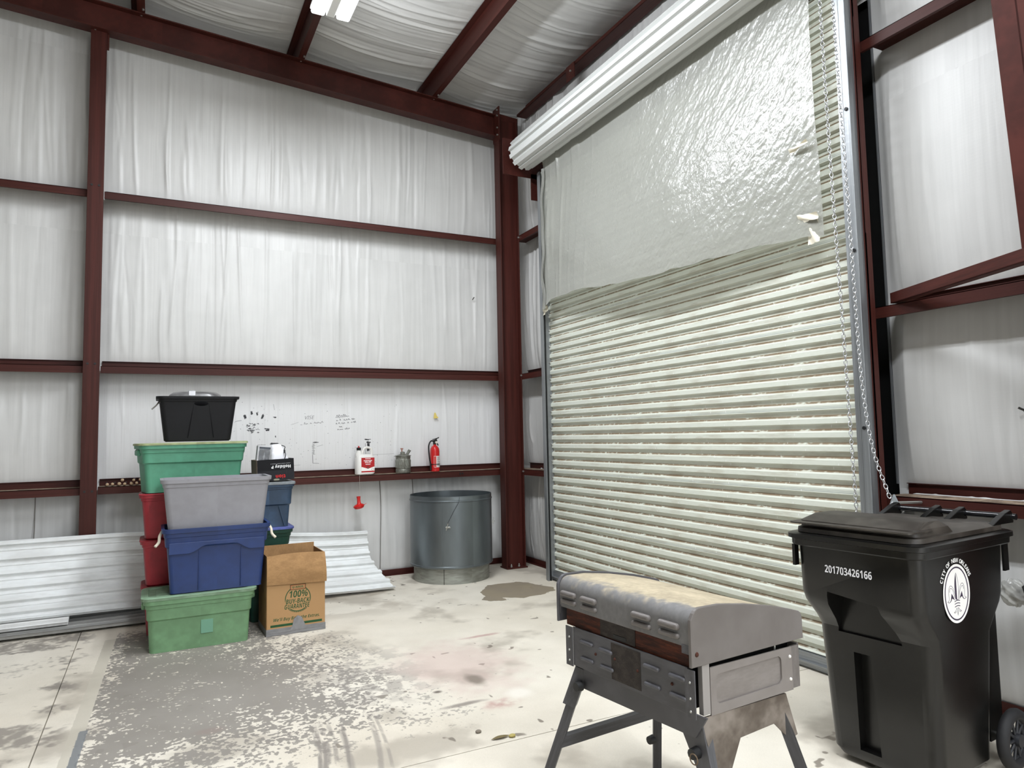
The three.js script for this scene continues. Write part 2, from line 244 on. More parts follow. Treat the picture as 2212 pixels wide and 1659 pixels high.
{ // wall behind the viewpoint; its open doorway is a guess, added for daylight fill
  const w = struct('wall_front'), M = std('#c4c4c2', 0.6);
  for (const [a, b, c, d] of [[XL - 0.2, 0.7, 0, 6.6], [3.7, XB + 0.3, 0, 6.6], [0.7, 3.7, 3.3, 6.6]]) part('wall_section', span(a, b, c, d, ZF, ZF + 0.15), M, w);
  struct('added_driveway', span(-4, 9, -0.12, -0.02, ZF + 0.16, ZF + 16), std('#9b968c', 0.9));  // unseen ground added outside the guessed doorway, for reflections
  part('door_closure', [span(3.84, XB + 0.17, 0, 4.6, -6.64, -6.60), span(3.84, XB + 0.17, 4.40, 4.46, -6.64, -2.80), span(3.84, XB + 0.17, 4.46, 4.5, -6.64, -2.80)], STEEL, scene.getObjectByName('wall_right')); part('cavity_shade_plate', span(XB + 0.06, XB + 0.14, 0, 4.6, -6.60, -2.80), BLACK, scene.getObjectByName('wall_right'));  // plain black sheet behind the curtain; its black paints in the cavity's deep shade
}

// roof blanket: sags between the purlins, wrinkles run across them
const PURL = [2.83, 1.306, -0.218, -1.742, -3.266, -4.79, -6.314];
{
  const c = struct('ceiling');
  const deck = extrude([[XL - 0.3, ROOF(XL - 0.3) + 0.32], [XB + 0.3, ROOF(XB + 0.3) + 0.32], [XB + 0.3, ROOF(XB + 0.3) + 0.4], [XL - 0.3, ROOF(XL - 0.3) + 0.4]], ZF - ZA + 0.6).translate(0, 0, ZA - 0.3);
  part('roof_deck', deck, CLAD, c);
  const edges = [XB, ...PURL, XL];
  for (let i = 0; i + 1 < edges.length; i++) {
    const x1 = edges[i], x0 = edges[i + 1], W = x1 - x0, Lz = ZF - ZA, f = folds(Lz, W, 34, 0.012, 200 + i);
    const g = grid((a, b) => { const x = x0 + b * W, u = a * Lz, sag = 0.075 * Math.sin(Math.PI * b) * (0.75 + 0.5 * noise(u * 0.9 + i * 9, 3)); return [x, ROOF(x) + 0.235 - sag - f(u, b * W), ZA + u]; }, i < 3 ? 1500 : 700, 26, (a, b) => [a * Lz / 1.3, b * W / 1.3]);
    part('insulation_panel', g, VINYL, c);
  }
}

// ---------------------------------------------------------------- red iron framing
const boltAt = (x, y, z, ax = 'z') => { const g = new THREE.CylinderGeometry(0.011, 0.011, 0.014, 8); if (ax === 'z') g.rotateX(Math.PI / 2); if (ax === 'x') g.rotateZ(Math.PI / 2); return g.translate(x, y, z); };
{ // corner column: wide-flange section with its web facing the room
  const t = thing('steel_column', 'dark red steel corner column between the wrinkled end wall and the roll-up door', 'column', [3.651, 0, -7.43]);
  part('flange', rbox(0.012, 5.4, 0.14, 0.006, 2.71, 0, 0.003, 1), STEEL, t); part('flange', rbox(0.012, 5.4, 0.14, 0.246, 2.71, 0, 0.003, 1), STEEL, t);
  part('web', span(0.012, 0.24, 0.01, 5.4, -0.005, 0.005), STEEL, t);
  part('base_plate', rbox(0.27, 0.016, 0.19, 0.126, 0.008, 0, 0.003, 1), STEEL, t);
  part('end_plate', rbox(0.014, 0.42, 0.17, 0.004, 5.33, 0, 0.003, 1), STEEL, t);
  for (const [y, z] of [[5.19, 0.05], [5.28, 0.05], [5.43, 0.05], [5.5, 0.05]]) part('bolt', boltAt(-0.01, y, z, 'x'), BOLT, t);
  for (const x of [0.07, 0.17]) part('anchor_bolt', [bar([x, 0.01, 0.045], [x, 0.05, 0.045], 0.008), bar([x, 0.016, 0.045], [x, 0.03, 0.045], 0.016, 0.016, 6)], BOLT, t);
  for (const y of [1.12, 2.26, 3.94]) part('bolt', boltAt(0.235, y, 0.075), BOLT, t);
}
{ // end wall column: a cee with its flange to the room
  const top = ROOF(CX) - 0.23, t = thing('steel_column', 'dark red steel column standing left of the stacked totes against the end wall', 'column', [CX, 0, -7.5]);
  part('flange', rbox(0.134, top, 0.008, 0, top / 2, 0, 0.003, 1), STEEL, t);
  part('lip', span(0.06, 0.067, 0, top, -0.03, 0), STEEL, t);
  part('web', span(-0.067, -0.06, 0, top, -0.3, 0), STEEL, t);
  part('gusset', span(0.067, 0.085, top - 0.2, top - 0.02, -0.03, -0.02), STEEL, t);
  for (const y of [G1 - 0.03, G2 + 0.01, G3 + 0.02]) for (const x of [-0.03, 0.03]) part('bolt_hole', boltAt(x, y, 0.001).scale(1, 1, 1), BLACK, t);
  for (const x of [-0.03, 0.03]) part('bolt', boltAt(x, top - 0.03, 0.01), BOLT, t);
}
// Z girts: outer flange up against the blanket, level web, inner flange down
function girt(L, axis, label, o) {
  const t = thing('wall_girt', label, 'girt', o);
  const D = 0.22, turn = (g) => (axis === 'z' ? g.rotateY(-Math.PI / 2) : g);      // local: x along, z towards the room
  part('web', turn(span(0, L, -0.004, 0, 0, D)), STEEL, t);
  part('dust', turn(grid((a, b) => [a * L, 0.0012 + 0.0016 * noise(a * L * 9, b * 5), 0.03 + b * (D - 0.045)], Math.ceil(L / 0.05), 6, (a, b) => [a * L * 2, b * 0.4], true)), DUST, t);
  part('inner_flange', turn(span(0, L, -0.068, 0, D - 0.004, D)), STEEL, t); part('inner_lip', turn(span(0, L, -0.068, -0.064, D - 0.022, D - 0.002)), STEEL, t);
  part('outer_flange', turn(span(0, L, 0, 0.066, 0, 0.004)), STEEL, t); part('outer_lip', turn(span(0, L, 0.062, 0.066, 0, 0.02)), STEEL, t);
  return t;
}
const ZG = ZA + 0.012, XG = XB - 0.012;
for (const [k, y] of [G1, G2, G3].entries()) {
  const w = ['lowest', 'middle', 'highest'][k];
  girt(CX - 0.07 - XL, 'x', `${w} dark red steel girt on the end wall left of its column`, [XL, y, ZG]);
  girt(3.86 - CX - 0.068, 'x', ['dark red steel girt holding the jug, can and fire extinguisher', 'middle dark red steel girt across the end wall between its column and the corner column', 'highest dark red steel girt across the end wall between its column and the corner column'][k], [CX + 0.068, y, ZG]);
  girt(0.95, 'z', `${w} short dark red girt between the corner column and the roll-up door`, [XG, y, -7.6]);
  girt(ZF + 2.72, 'z', `${w} dark red girt on the side wall right of the roll-up door`, [XG, y, -2.74]);
}
{ // nails and holes left in girts beside the can
  for (const [x, y] of [[3.18, G1 - 0.03], [3.21, G1 - 0.03]]) part('bolt_hole', boltAt(x - 3.2, 0, 0), BLACK, scene.getObjectByName('wall_girt_001')).position.set(3.2 - CX - 0.068, y - G1, 0.22);
}
{ // end wall rafter
  const t = thing('steel_rafter', 'dark red sloping steel rafter along the top of the end wall', 'beam', [0, 0, -7.5]);
  const sl = (x0, x1, o0, o1, z0, z1) => extrude([[x0, ROOF(x0) + o0], [x1, ROOF(x1) + o0], [x1, ROOF(x1) + o1], [x0, ROOF(x0) + o1]], z1 - z0).translate(0, 0, z0);
  part('web', sl(XL, 3.66, -0.26, 0, -0.005, 0.005), STEEL, t); part('flange', sl(XL, 3.66, -0.27, -0.258, -0.07, 0.07), STEEL, t); part('flange', sl(XL, 3.66, -0.012, 0, -0.07, 0.07), STEEL, t);
  part('knee_block', sl(3.66, 3.95, -0.27, 0.02, -0.07, 0.07), STEEL, t);
}
for (const [k, x] of PURL.entries()) {
  const t = thing('roof_purlin', ['roof purlin nearest the roll-up door, crossing above the door end of the rafter', 'roof purlin directly above the hanging strip light', 'roof purlin left of the hanging strip light, above the end wall column', 'second roof purlin left of the strip light', 'third roof purlin left of the strip light', 'fourth roof purlin left of the strip light', 'roof purlin nearest the left wall'][k], 'purlin', [x, ROOF(x), ZA]);
  const L = ZF - ZA;
  part('web', span(-0.003, 0.003, 0, 0.21, 0, L), STEEL, t); part('bottom_flange', span(0, 0.066, 0, 0.005, 0, L), STEEL, t); part('lip', span(0.062, 0.066, 0, 0.02, 0, L), STEEL, t); part('top_flange', span(-0.066, 0, 0.205, 0.21, 0, L), STEEL, t);
  for (const [bx, by, bz, ax] of [[0.035, -0.008, 0.28, 'y'], [0.035, -0.008, 0.36, 'y'], [0.05, -0.008, 0.46, 'y']]) part('bolt', boltAt(bx, by, bz, ax), BOLT, t);
}
{ // eave strut and the header brackets above the door
  const t = thing('eave_strut', 'dark red steel eave strut running above the rolled-up door coil', 'beam', [4.055, 5.475, -7.4]);
  const L = ZF + 7.4;
  part('web', span(-0.004, 0.004, 0, 0.17, 0, L), STEEL, t); part('bottom_flange', span(-0.13, 0, 0, 0.006, 0, L), STEEL, t); part('lip', span(-0.13, -0.124, 0, 0.03, 0, L), STEEL, t);
  for (const z of [1.2, 4.1]) { part('tab', span(-0.15, -0.14, -0.14, 0.03, z, z + 0.16), STEEL, t); part('bolt', boltAt(-0.158, -0.05, z + 0.1, 'x'), BOLT, t); }
}
{ // door jamb column: a cee open towards the camera
  const t = thing('jamb_column', 'dark red steel door jamb column right of the galvanised door track', 'column', [3.8, 0, -2.95]);
  part('flange', span(0, 0.006, 0, 5.45, 0.15, 0.245), STEEL, t); part('lip', span(0, 0.05, 0, 5.45, 0.239, 0.245), STEEL, t); part('web', span(0.0, 0.03, 0, 5.45, 0.144, 0.15), STEEL, t); part('flashing', span(0.318, 0.323, 1.2, 5.4, 0.130, 0.142), GALV, t);
}
{ // tapered frame column at the right edge
  const t = thing('frame_column', 'tapered dark red steel frame column at the far right edge', 'column', [0, 0, 0]);
  const xf = (y) => 3.79 - 0.09 * y, z0 = -1.76, P = [[xf(0), 0], [xf(0) + 0.012, 0], [xf(5.3) + 0.012, 5.3], [xf(5.3), 5.3]];
  part('inner_flange', extrude(P, 0.2).translate(0, 0, z0), STEEL, t); part('web', extrude([[xf(0), 0], [XB - 0.05, 0], [XB - 0.05, 5.3], [xf(5.3), 5.3]], 0.008).translate(0, 0, z0 + 0.096), STEEL, t); part('outer_flange', span(XB - 0.06, XB - 0.05, 0, 5.3, z0, z0 + 0.2), STEEL, t);
}
{ // steel channel swung out from the jamb to the frame column
  const t = thing('steel_channel', 'dark red steel channel angled off the middle girt toward the frame column', 'beam', [3.9, 2.288, -2.64]);
  const g = [[0, 0.06, -0.004, 0], [0, 0.004, -0.05, 0]]; const L = 1.02;
  part('leg', span(0, 0.006, 0, 0.062, 0, L), STEEL, t); part('foot', span(0, 0.06, 0, 0.005, 0, L), STEEL, t); t.rotation.y = -0.41;
}
{ // base angles
  const b = struct('baseboard_back', [span(XL, XB, 0, 0.062, ZA + 0.03, ZA + 0.036), span(XL, XB, 0, 0.006, ZA + 0.03, ZA + 0.08)], STEEL);
  struct('baseboard_right', [span(XB - 0.036, XB - 0.03, 0, 0.062, ZA, -6.6), span(XB - 0.08, XB - 0.03, 0, 0.006, ZA, -6.6), span(XB - 0.036, XB - 0.03, 0, 0.062, -2.84, ZF), span(XB - 0.08, XB - 0.03, 0, 0.006, -2.84, ZF)], STEEL);
}

// ---------------------------------------------------------------- strip lights
const LENS = std('#ffffff', 0.4, { emissive: LAMP.color, emissiveIntensity: LAMP.glow });
const ENAMEL = std('#e6e6e4', 0.4);
FIXTURES.forEach((F, k) => {
  const t = thing('strip_light', ['twin-tube strip light hanging from the roof above the end wall', 'twin-tube strip light hanging from the roof above the grill and cart', 'twin-tube strip light hanging from the roof behind the viewpoint'][k], 'light fixture', [F.x, F.y, F.z0], 0, 'strip lights in a row under one purlin');
  part('housing', [rbox(0.34, 0.03, F.len + 0.02, 0, 0.062, F.len / 2, 0.006, 1), rbox(0.07, 0.04, F.len, 0, 0.032, F.len / 2, 0.006, 1)], ENAMEL, t);
  for (const s of [-1, 1]) {
    part('lamp_lens', rbox(0.115, 0.042, F.len, s * 0.108, 0.022, F.len / 2, 0.018, 3), LENS, t);
    const a = new THREE.RectAreaLight(LAMP.color, LAMP.level, 0.115, F.len); a.position.set(F.x + s * 0.108, F.y - 0.004, F.z0 + F.len / 2); a.lookAt(a.position.x, 0, a.position.z + 0.0001); a.name = 'strip_lamp'; a.castShadow = true; scene.add(a);
    const c = new THREE.RectAreaLight(LAMP.color, LAMP.level, F.len, 0.05); c.position.set(F.x + s * 0.172, F.y + 0.024, F.z0 + F.len / 2); c.lookAt(c.position.x + s, c.position.y + 0.25, c.position.z); c.name = 'strip_lamp'; c.castShadow = true; scene.add(c);
  }
  for (const z of [0.3, F.len - 0.3]) part('hanger', bar([0.03, 0.07, z], [0.03, ROOF(F.x) - F.y + 0.01, z], 0.004, 0.004, 6), BOLT, t);
});

// ---------------------------------------------------------------- roll-up door
const DZ0 = -6.56, DZ1 = -2.825, DX = 3.82;
const slatTex = (s, seam) => dataTex(1024, 64, (u, v, px, py) => {
  // v runs down one rib: crest, under face, valley, dirty ledge
  const x = u * 3.76; let r = 208, g = 212, b = 201;
  const n = fbm(x * 6 + s * 7, v * 3 + s, 4), f = fbm(x * 40 + s, v * 9, 3);
  const dirt = 0.95 * sm(0.66, 0.69, v) * sm(0.84, 0.79, v) * sm(0.1, 0.55, f + 0.45 * (n - 0.5)) + 0.16 * sm(0.5, 0.8, n);
  r = mix(r, 124, dirt); g = mix(g, 108, dirt); b = mix(b, 86, dirt);
  if (seam && ((v > 0.05 && v < 0.09) || (v > 0.14 && v < 0.18))) { r *= 0.8; g *= 0.82; b *= 0.84; }
  const q = 6 * (f - 0.5); if (hash(px, s * 31 + (py >> 3)) > 0.9975) { r = g = b = 235; }
  return [r + q, g + q, b + q];
});
{
  const d = struct('door_1');
  tag(d, 'closed pale green-grey corrugated steel roll-up door', 'door');
  const mats = [1, 2, 3, 4].map((s) => std('#ffffff', 0.5, { map: slatTex(s, s === 4), metalness: 0.0 }));
  const PITCH = 0.0886, N = 50, prof = [[0, 0], [0, -0.028], [0.022, -0.037], [0.022, -0.0655], [0.018, -0.070], [0, -0.0845], [0, -PITCH]];
  // arc positions along the profile for the texture
  const vs = [0, 0.25, 0.51, 0.72, 0.76, 0.97, 1], pos = [], uv = [], idx = [];
  for (const [k, [dx, dy]] of prof.entries()) for (const e of [0, 1]) { pos.push(dx, dy, mix(DZ0, DZ1, e)); uv.push(e, 1 - vs[k]); }
  for (let k = 0; k + 1 < prof.length; k++) idx.push(2 * k, 2 * k + 2, 2 * k + 1, 2 * k + 1, 2 * k + 2, 2 * k + 3);
  const g = new THREE.BufferGeometry(); g.setAttribute('position', new THREE.Float32BufferAttribute(pos, 3)); g.setAttribute('uv', new THREE.Float32BufferAttribute(uv.map((q, i) => (i % 2 ? 1 - q : q)), 2)); g.setIndex(idx);
  const flat = toCreasedNormals(g, 0.2);
  for (let i = 0; i < N; i++) { const m = shade(new THREE.Mesh(flat, mats[i % 6 === 2 ? 3 : (i * 7) % 3])); m.name = 'slat'; m.position.set(DX, 0.105 + (N - i) * PITCH, 0); d.add(m); }
  part('bottom_bar', [span(DX - 0.02, DX + 0.03, 0.012, 0.1, DZ0, DZ1), span(DX - 0.05, DX + 0.02, 0.045, 0.052, DZ0, DZ1), span(DX - 0.012, DX + 0.012, 0, 0.014, DZ0, DZ1)], GALV, d);
  part('guide', [rbox(0.10, 4.45, 0.05, 3.79, 2.225, DZ0 - 0.02, 0.004, 1), span(3.735, 3.742, 0, 4.45, DZ0 - 0.02, DZ0 + 0.025)], GALV, d);
  const guideR = part('guide', [rbox(0.05, 4.6, 0.045, 3.765, 2.3, -2.742, 0.004, 1), span(3.785, 3.80, 0, 4.6, -2.83, -2.72)], GALV, d);
  part('weather_strip', [span(3.775, 3.79, 0, 4.5, -2.79, -2.775), span(3.76, 3.77, 0, 4.4, DZ0 + 0.006, DZ0 + 0.02)], BLACK, d);
  for (const y of [1.55, 2.62, 3.5]) part('slot', boltAt(3.739, y, -2.742, 'x'), BLACK, guideR);
  for (let i = 0; i < 46; i += 2) part('wind_clip', rbox(0.012, 0.02, 0.02, DX - 0.006, 0.2 + i * PITCH, DZ0 + 0.018, 0.004, 1), BOLT, d);
  // the wound-up curtain: a fluted coil on its barrel
  const R = 0.184, pts = [], FL = 13; for (let k = 0; k < FL; k++) for (const [a, r] of [[0.0, 0], [0.46, 0.004], [0.54, -0.022], [0.94, -0.022]]) { const t = (k + a) / FL * Math.PI * 2; pts.push([(R + r) * Math.cos(t), (R + r) * Math.sin(t)]); }
  const coil = toCreasedNormals(extrude(pts, 3.86), 0.25).translate(3.585, 4.655, -6.62);
  part('coil', coil, std('#cfd1cf', 0.4), d);
  part('barrel', bar([3.585, 4.655, -6.75], [3.585, 4.655, -2.7], 0.05), std('#3a3a3a', 0.6), d);
  part('end_bracket', [span(3.4, 3.95, 4.45, 4.86, -6.77, -6.758), span(3.75, 3.95, 4.2, 4.5, -6.77, -6.758)], STEEL, d);
  part('curtain_lead', grid((a, b) => [mix(3.72, 3.83, b) + 0.01 * Math.sign(Math.sin(b * 34)), mix(4.66, 4.5, b), mix(DZ0, DZ1, a)], 2, 30), mats[0], d);
}
{ // polythene sheet taped over the upper half of the door
  const t = thing('plastic_sheet', 'clear crinkled plastic sheeting hanging over the top half of the roll-up door', 'plastic sheet');
  const fn = (a, b) => {
    const z = mix(-6.40, -2.93, a) + 0.015 * Math.sin(b * 5 + a * 3), y0 = 4.56, y1 = mix(2.96, 2.74, a) + 0.05 * Math.sin(a * 9) * 0.5 + 0.022 * (noise(a * 30, 2) - 0.5) + 0.02 * sm(0.05, 0, a) * -3, y = mix(y0, y1, b);
    const out = 0.17 * Math.sin(Math.PI * clamp(a, 0, 1)) * sm(0.1, 1, b) * 0.9;
    let w = 0.012 * (fbm(a * 7 + b * 3, b * 4 - a * 4, 2) - 0.5) + 0.005 * (fbm(a * 60 + b * 20, b * 14, 3) - 0.5) * sm(0.32, 0.55, a) * sm(1.05, 0.85, b) + 0.02 * Math.pow(noise(a * 70, b * 2), 3) * sm(0.35, 0.05, a);
    w += 0.003 * (fbm(a * 150 + b * 40, b * 70 - a * 30, 2) - 0.5) * sm(0.35, 0.6, a);
    return [3.70 - out - w * 1.5, y, z];
  };
  const SHEET = std('#bcbdb6', 0.26, { transmission: 0.5, thickness: 0, specularIntensity: 1, bumpMap: dataTex(1024, 1024, (u, v) => { const q = fbm(u * 70 + v * 12, v * 52 - u * 20, 3), e = fbm(u * 170, v * 90 + u * 40, 2); return grey(255 * (0.55 * (1 - Math.abs(2 * q - 1)) + 0.45 * (1 - Math.abs(2 * e - 1)))); }, false, [2, 1]), bumpScale: 0.0024 });
  part('film', grid(fn, 420, 190, (a, b) => [a, b], true), SHEET, t);
  part('side_flap', grid((a, b) => [3.69 - 0.03 * a + 0.012 * Math.sin(b * 14 + a * 7), mix(4.4, 2.88, b), mix(-6.43, -6.33, a) - 0.03 * b + 0.012 * Math.sin(b * 23)], 16, 90, null, true), SHEET, t);
  const TAPE = std('#dcd6c4', 0.55), rag = (y, z, h, w, x, tw) => part('tape', grid((a, b) => [x - 0.006 + 0.008 * Math.sin(a * 6 + b * 5), y + (b - 0.5) * h + tw * (a - 0.5) * w + 0.008 * noise(a * 9, b * 9), z + (a - 0.5) * w], 8, 8), TAPE, t);
  rag(2.80, -2.99, 0.16, 0.09, 3.70, 0); rag(2.89, -3.01, 0.05, 0.15, 3.68, -0.1); rag(3.36, -3.04, 0.03, 0.14, 3.66, 0.15); rag(2.88, -6.44, 0.07, 0.10, 3.72, 0.3); rag(2.92, -6.42, 0.05, 0.06, 3.70, -0.2);
}

// hand chain of the door
{
  const LINK = new THREE.TorusGeometry(0.0098, 0.0025, 7, 14).scale(1, 1.55, 1), CH = std('#c6c8ca', 0.25, { metalness: 0.9 });
  const t = thing('hoist_chain', 'galvanised hand chain hanging in two runs beside the right door track', 'chain', [0, 0, 0]);
  const run = (pts, pitch = 0.0262) => { const c = new THREE.CatmullRomCurve3(pts.map(V)), L = c.getLength(), n = Math.floor(L / pitch); for (let i = 0; i <= n; i++) { const p = c.getPointAt(i / n), q = c.getTangentAt(i / n), o = shade(new THREE.Mesh(LINK, CH)); o.name = 'link'; o.position.copy(p); o.quaternion.setFromUnitVectors(new THREE.Vector3(0, 1, 0), q).multiply(new THREE.Quaternion().setFromAxisAngle(new THREE.Vector3(0, 1, 0), (i % 2) * Math.PI / 2 + 0.6)); t.add(o); } };
  run([[3.66, 4.62, -2.83], [3.66, 3.2, -2.812], [3.66, 2.0, -2.785], [3.66, 0.55, -2.755]]);
  run([[3.66, 4.62, -2.745], [3.66, 2.77, -2.705], [3.66, 1.72, -2.676], [3.66, 1.40, -2.63], [3.66, 1.17, -2.555]]);
  run([[3.67, 1.12, -2.54], [3.67, 0.9, -2.53], [3.66, 0.6, -2.56]]);
  const k = thing('chain_keeper', 'small triangular galvanised chain keeper with a yellow tag bolted to the lowest side girt', 'bracket', [3.68, 1.12, -2.535]);
  part('plate', extrude([[-0.035, -0.025], [0.035, -0.018], [0.0, 0.055]], 0.012, 0.002).rotateY(-Math.PI / 2), std('#c3ccd2', 0.25, { metalness: 0.85 }), k);
  part('stem', bar([0, 0.01, 0], [0.24, 0.0, 0.01], 0.008), BOLT, k);
  part('pin', [bar([-0.015, -0.02, -0.03], [-0.015, -0.13, -0.03], 0.006), bar([-0.015, -0.02, 0.0], [-0.015, -0.13, 0.0], 0.006)], BOLT, k);
  part('tag_ring', new THREE.TorusGeometry(0.014, 0.003, 6, 14).translate(0, -0.025, 0.04), BOLT, k);
  part('yellow_tag', rbox(0.004, 0.03, 0.065, -0.01, -0.055, 0.035, 0.002, 1).rotateX(0.5), std('#d9a81c', 0.5), k);
}

// ---------------------------------------------------------------- metal siding leaning on the end wall
const SIDING = (tint, s) => std(tint, 0.35, { map: mottle(256, 238, 255, 6, s, 3) });
function siding(label, x0, x1, sec, tint, s, twist) {
  // sec(t) -> [y, z] along the leaning cross-section, ribs added square to it
  const ribs = (t) => { const k = t * 6.2 + 0.05, f = k - Math.floor(k); return 0.03 * (sm(0.10, 0.135, f) - sm(0.36, 0.395, f)) + 0.006 * (sm(0.62, 0.64, f) - sm(0.72, 0.74, f)); };
  const face = (o) => grid((a, b) => { const x = mix(x0, x1, a), t = b, [y, z] = sec(t, a), e0 = Math.max(0, t - 0.005), e1 = Math.min(1, t + 0.005), [ya, za] = sec(e0, a), [yb, zb] = sec(e1, a), y2 = y + yb - ya, z2 = z + zb - za, l = Math.hypot(y2 - y, z2 - z) || 1, ny = -(z2 - z) / l, nz = (y2 - y) / l, h = ribs(t) + o; return [x + (twist ? twist(t, a) : 0), y - ny * h, z - nz * h]; }, 24, 260, (a, b) => [a * 3, b]);
  const g = toCreasedNormals(face(0), 0.35); return single('siding_panel', [g, toCreasedNormals(face(-0.0012), 0.35)], SIDING(tint, s), label, 'metal panel', 'ribbed white siding panels by the end wall');
}
siding('long white ribbed siding panel leaning on the end wall behind the totes', -3.4, 2.06, (t, a) => { const k = sm(0.55, 1, a), top = mix(0.73, 0.55, k), bot = mix(0.115, 0.012, k), zt = mix(-7.43, -7.55, k), zb = mix(-6.98, -6.99, k), b = Math.pow(t, mix(1.25, 1.9, k)); return [mix(top, bot, mix(t, 1 - Math.pow(1 - t, 1.35), 0.8)), mix(zt, zb, b) - 0.0]; }, '#e9edee', 4, (t, a) => a > 0.9 ? 0.14 * sm(0.35, 1, t) * sm(0.8, 1, a) : 0);
siding('grey-white siding panel lying lowest, under the leaning one', -3.4, 0.15, (t) => [mix(0.06, 0.022, t), mix(-7.45, -6.83, t)], '#a9aaa8', 5);
siding('white siding panel between the leaning one and the lowest one', -3.4, -0.62, (t) => [mix(0.20, 0.065, t), mix(-7.45, -6.9, t)], '#eef0f0', 6);

// ---------------------------------------------------------------- storage totes
function toteGeom({ w, d, h, taper = 0.05, rim = 0.03, lip = 0.018, step = 0.62, inset = 0.009, r = 0.05, th = 0.006, fill }) {
  const at = (y, o = 0) => ({ y, w: w - 2 * taper * (1 - y / h) + 2 * o, d: d - 2 * taper * (1 - y / h) + 2 * o, r: r + o });
  const ys = h * step, rg = [at(0.0, -0.012), at(0.012, -0.002 - inset), at(ys, -inset), at(ys + 0.012, 0), at(h - rim * 2.2, 0), at(h - rim * 2.1, 0.006), at(h - rim, 0.006), at(h - rim, lip), at(h, lip), at(h, -th)];
  if (fill !== undefined) rg.push(at(h - fill, -th)); else rg.push(at(h * 0.5, -th - inset), at(0.012, -th - inset - 0.002));
  return loft(rg, 6, 0.5);
}
function lidGeom({ w, d, h = 0.02, lip = 0.024, r = 0.06, well = 0.008 }) {
  return loft([{ y: 0, w: w + 2 * lip, d: d + 2 * lip, r }, { y: h, w: w + 2 * lip, d: d + 2 * lip, r }, { y: h + 0.004, w: w + 2 * lip - 0.012, d: d + 2 * lip - 0.012, r }, { y: h + 0.004, w: w - 0.05, d: d - 0.05, r: r * 0.8 }, { y: h - well, w: w - 0.065, d: d - 0.065, r: r * 0.7 }, { y: h - well, w: w * 0.8, d: d * 0.72, r: r * 0.7 }, { y: h - well + 0.006, w: w * 0.78, d: d * 0.69, r: r * 0.6 }], 6, 0.5);
}
const plastic = (c, rough, s, lo = 200, warm = 6) => std(c, rough, { map: mottle(512, lo, 255, 4, s, warm), bumpMap: bumpFine, bumpScale: 0.0002 });
{ // front stack, bottom up
  const t = thing('storage_tote', 'pale dusty green lidded tote on the floor at the bottom of the stack', 'storage tote', [0.325, 0, -6.085]);
  const G = plastic('#79a47b', 0.5, 11, 222, 5); part('body', toteGeom({ w: 0.74, d: 0.43, h: 0.385, taper: 0.016, step: 0.6 }), G, t); const l = part('lid', lidGeom({ w: 0.76, d: 0.43, r: 0.07 }), plastic('#86a88c', 0.55, 12, 205, 10), t); l.position.y = 0.386;
  part('label_patch', rbox(0.085, 0.10, 0.004, 0.045, 0.155, 0.2005, 0.0015, 1), std('#6f9f86', 0.6), t);
  part('handle_lip', [rbox(0.03, 0.05, 0.2, -0.385, 0.33, 0, 0.012), rbox(0.03, 0.05, 0.2, 0.385, 0.33, 0, 0.012)], G, t);
  t.rotation.y = 0.0;
}
{
  const t = thing('storage_tote', 'dark blue tote with pale handles holding the grey tote', 'storage tote', [0.44, 0.412, -6.085]);
  const G = plastic('#223a70', 0.42, 13, 225, 2); part('body', toteGeom({ w: 0.745, d: 0.43, h: 0.485, taper: 0.034, step: 0.70, inset: 0.012, r: 0.045 }), G, t);
  // arched skirt over the front recess
  const A = []; for (let k = 0; k <= 24; k++) { const x = -0.335 + 0.67 * k / 24; A.push([x, 0.30 + 0.055 * sm(-0.2, -0.08, x) * sm(0.24, 0.12, x)]); } A.push([0.335, 0.38], [-0.335, 0.38]);
  const sk = part('arched_skirt', extrude(A, 0.010, 0.003), G, t); sk.position.set(0, 0, 0.189); sk.rotation.x = 0.05;
  for (const s of [-0.13, 0.17]) { const q = part('side_rib', rbox(0.008, 0.30, 0.006, s, 0.17, 0.183, 0.003, 1), G, t); q.rotation.x = 0.03; }
  const P = std('#d8cfbc', 0.6); for (const s of [-1, 1]) part('handle', tube([[s * 0.385, 0.46, 0.10], [s * 0.40, 0.43, 0.13], [s * 0.405, 0.39, 0.15], [s * 0.43, 0.36, 0.17]], 0.011, 16), P, t);
  t.rotation.y = 0.0;
}
{
  const t = thing('storage_tote', 'open light grey tote nested in the dark blue tote', 'storage tote', [0.437, 0.845, -6.085]);
  part('body', toteGeom({ w: 0.765, d: 0.42, h: 0.42, taper: 0.045, step: 0.02, inset: 0.0, rim: 0.028, r: 0.04 }), plastic('#96969c', 0.5, 14, 238, 2), t);
}
{ // red stack behind, on its left
  const RED = plastic('#9c2430', 0.5, 15, 205, 2), geos = [0.385, 0.355, 0.355].map((h) => toteGeom({ w: 0.60, d: 0.38, h, taper: 0.028, rim: 0.022, step: 0.03, inset: 0, r: 0.05 }));
  const L = ['lowest of the three red totes, behind the green tote', 'middle of the three red totes', 'topmost of the three red totes, under the green lidded tote'];
  for (let k = 0; k < 3; k++) { const t = thing('storage_tote', L[k], 'storage tote', [0.232 - 0.012 * k, [0.0, 0.40, 0.77][k], -6.565], 0, 'stacked red totes'); part('body', geos[k], RED, t); const l = part('lid', lidGeom({ w: 0.60, d: 0.38, h: 0.006, lip: 0.022, well: 0.001 }), RED, t); l.position.y = k ? 0.356 : 0.386; }
}
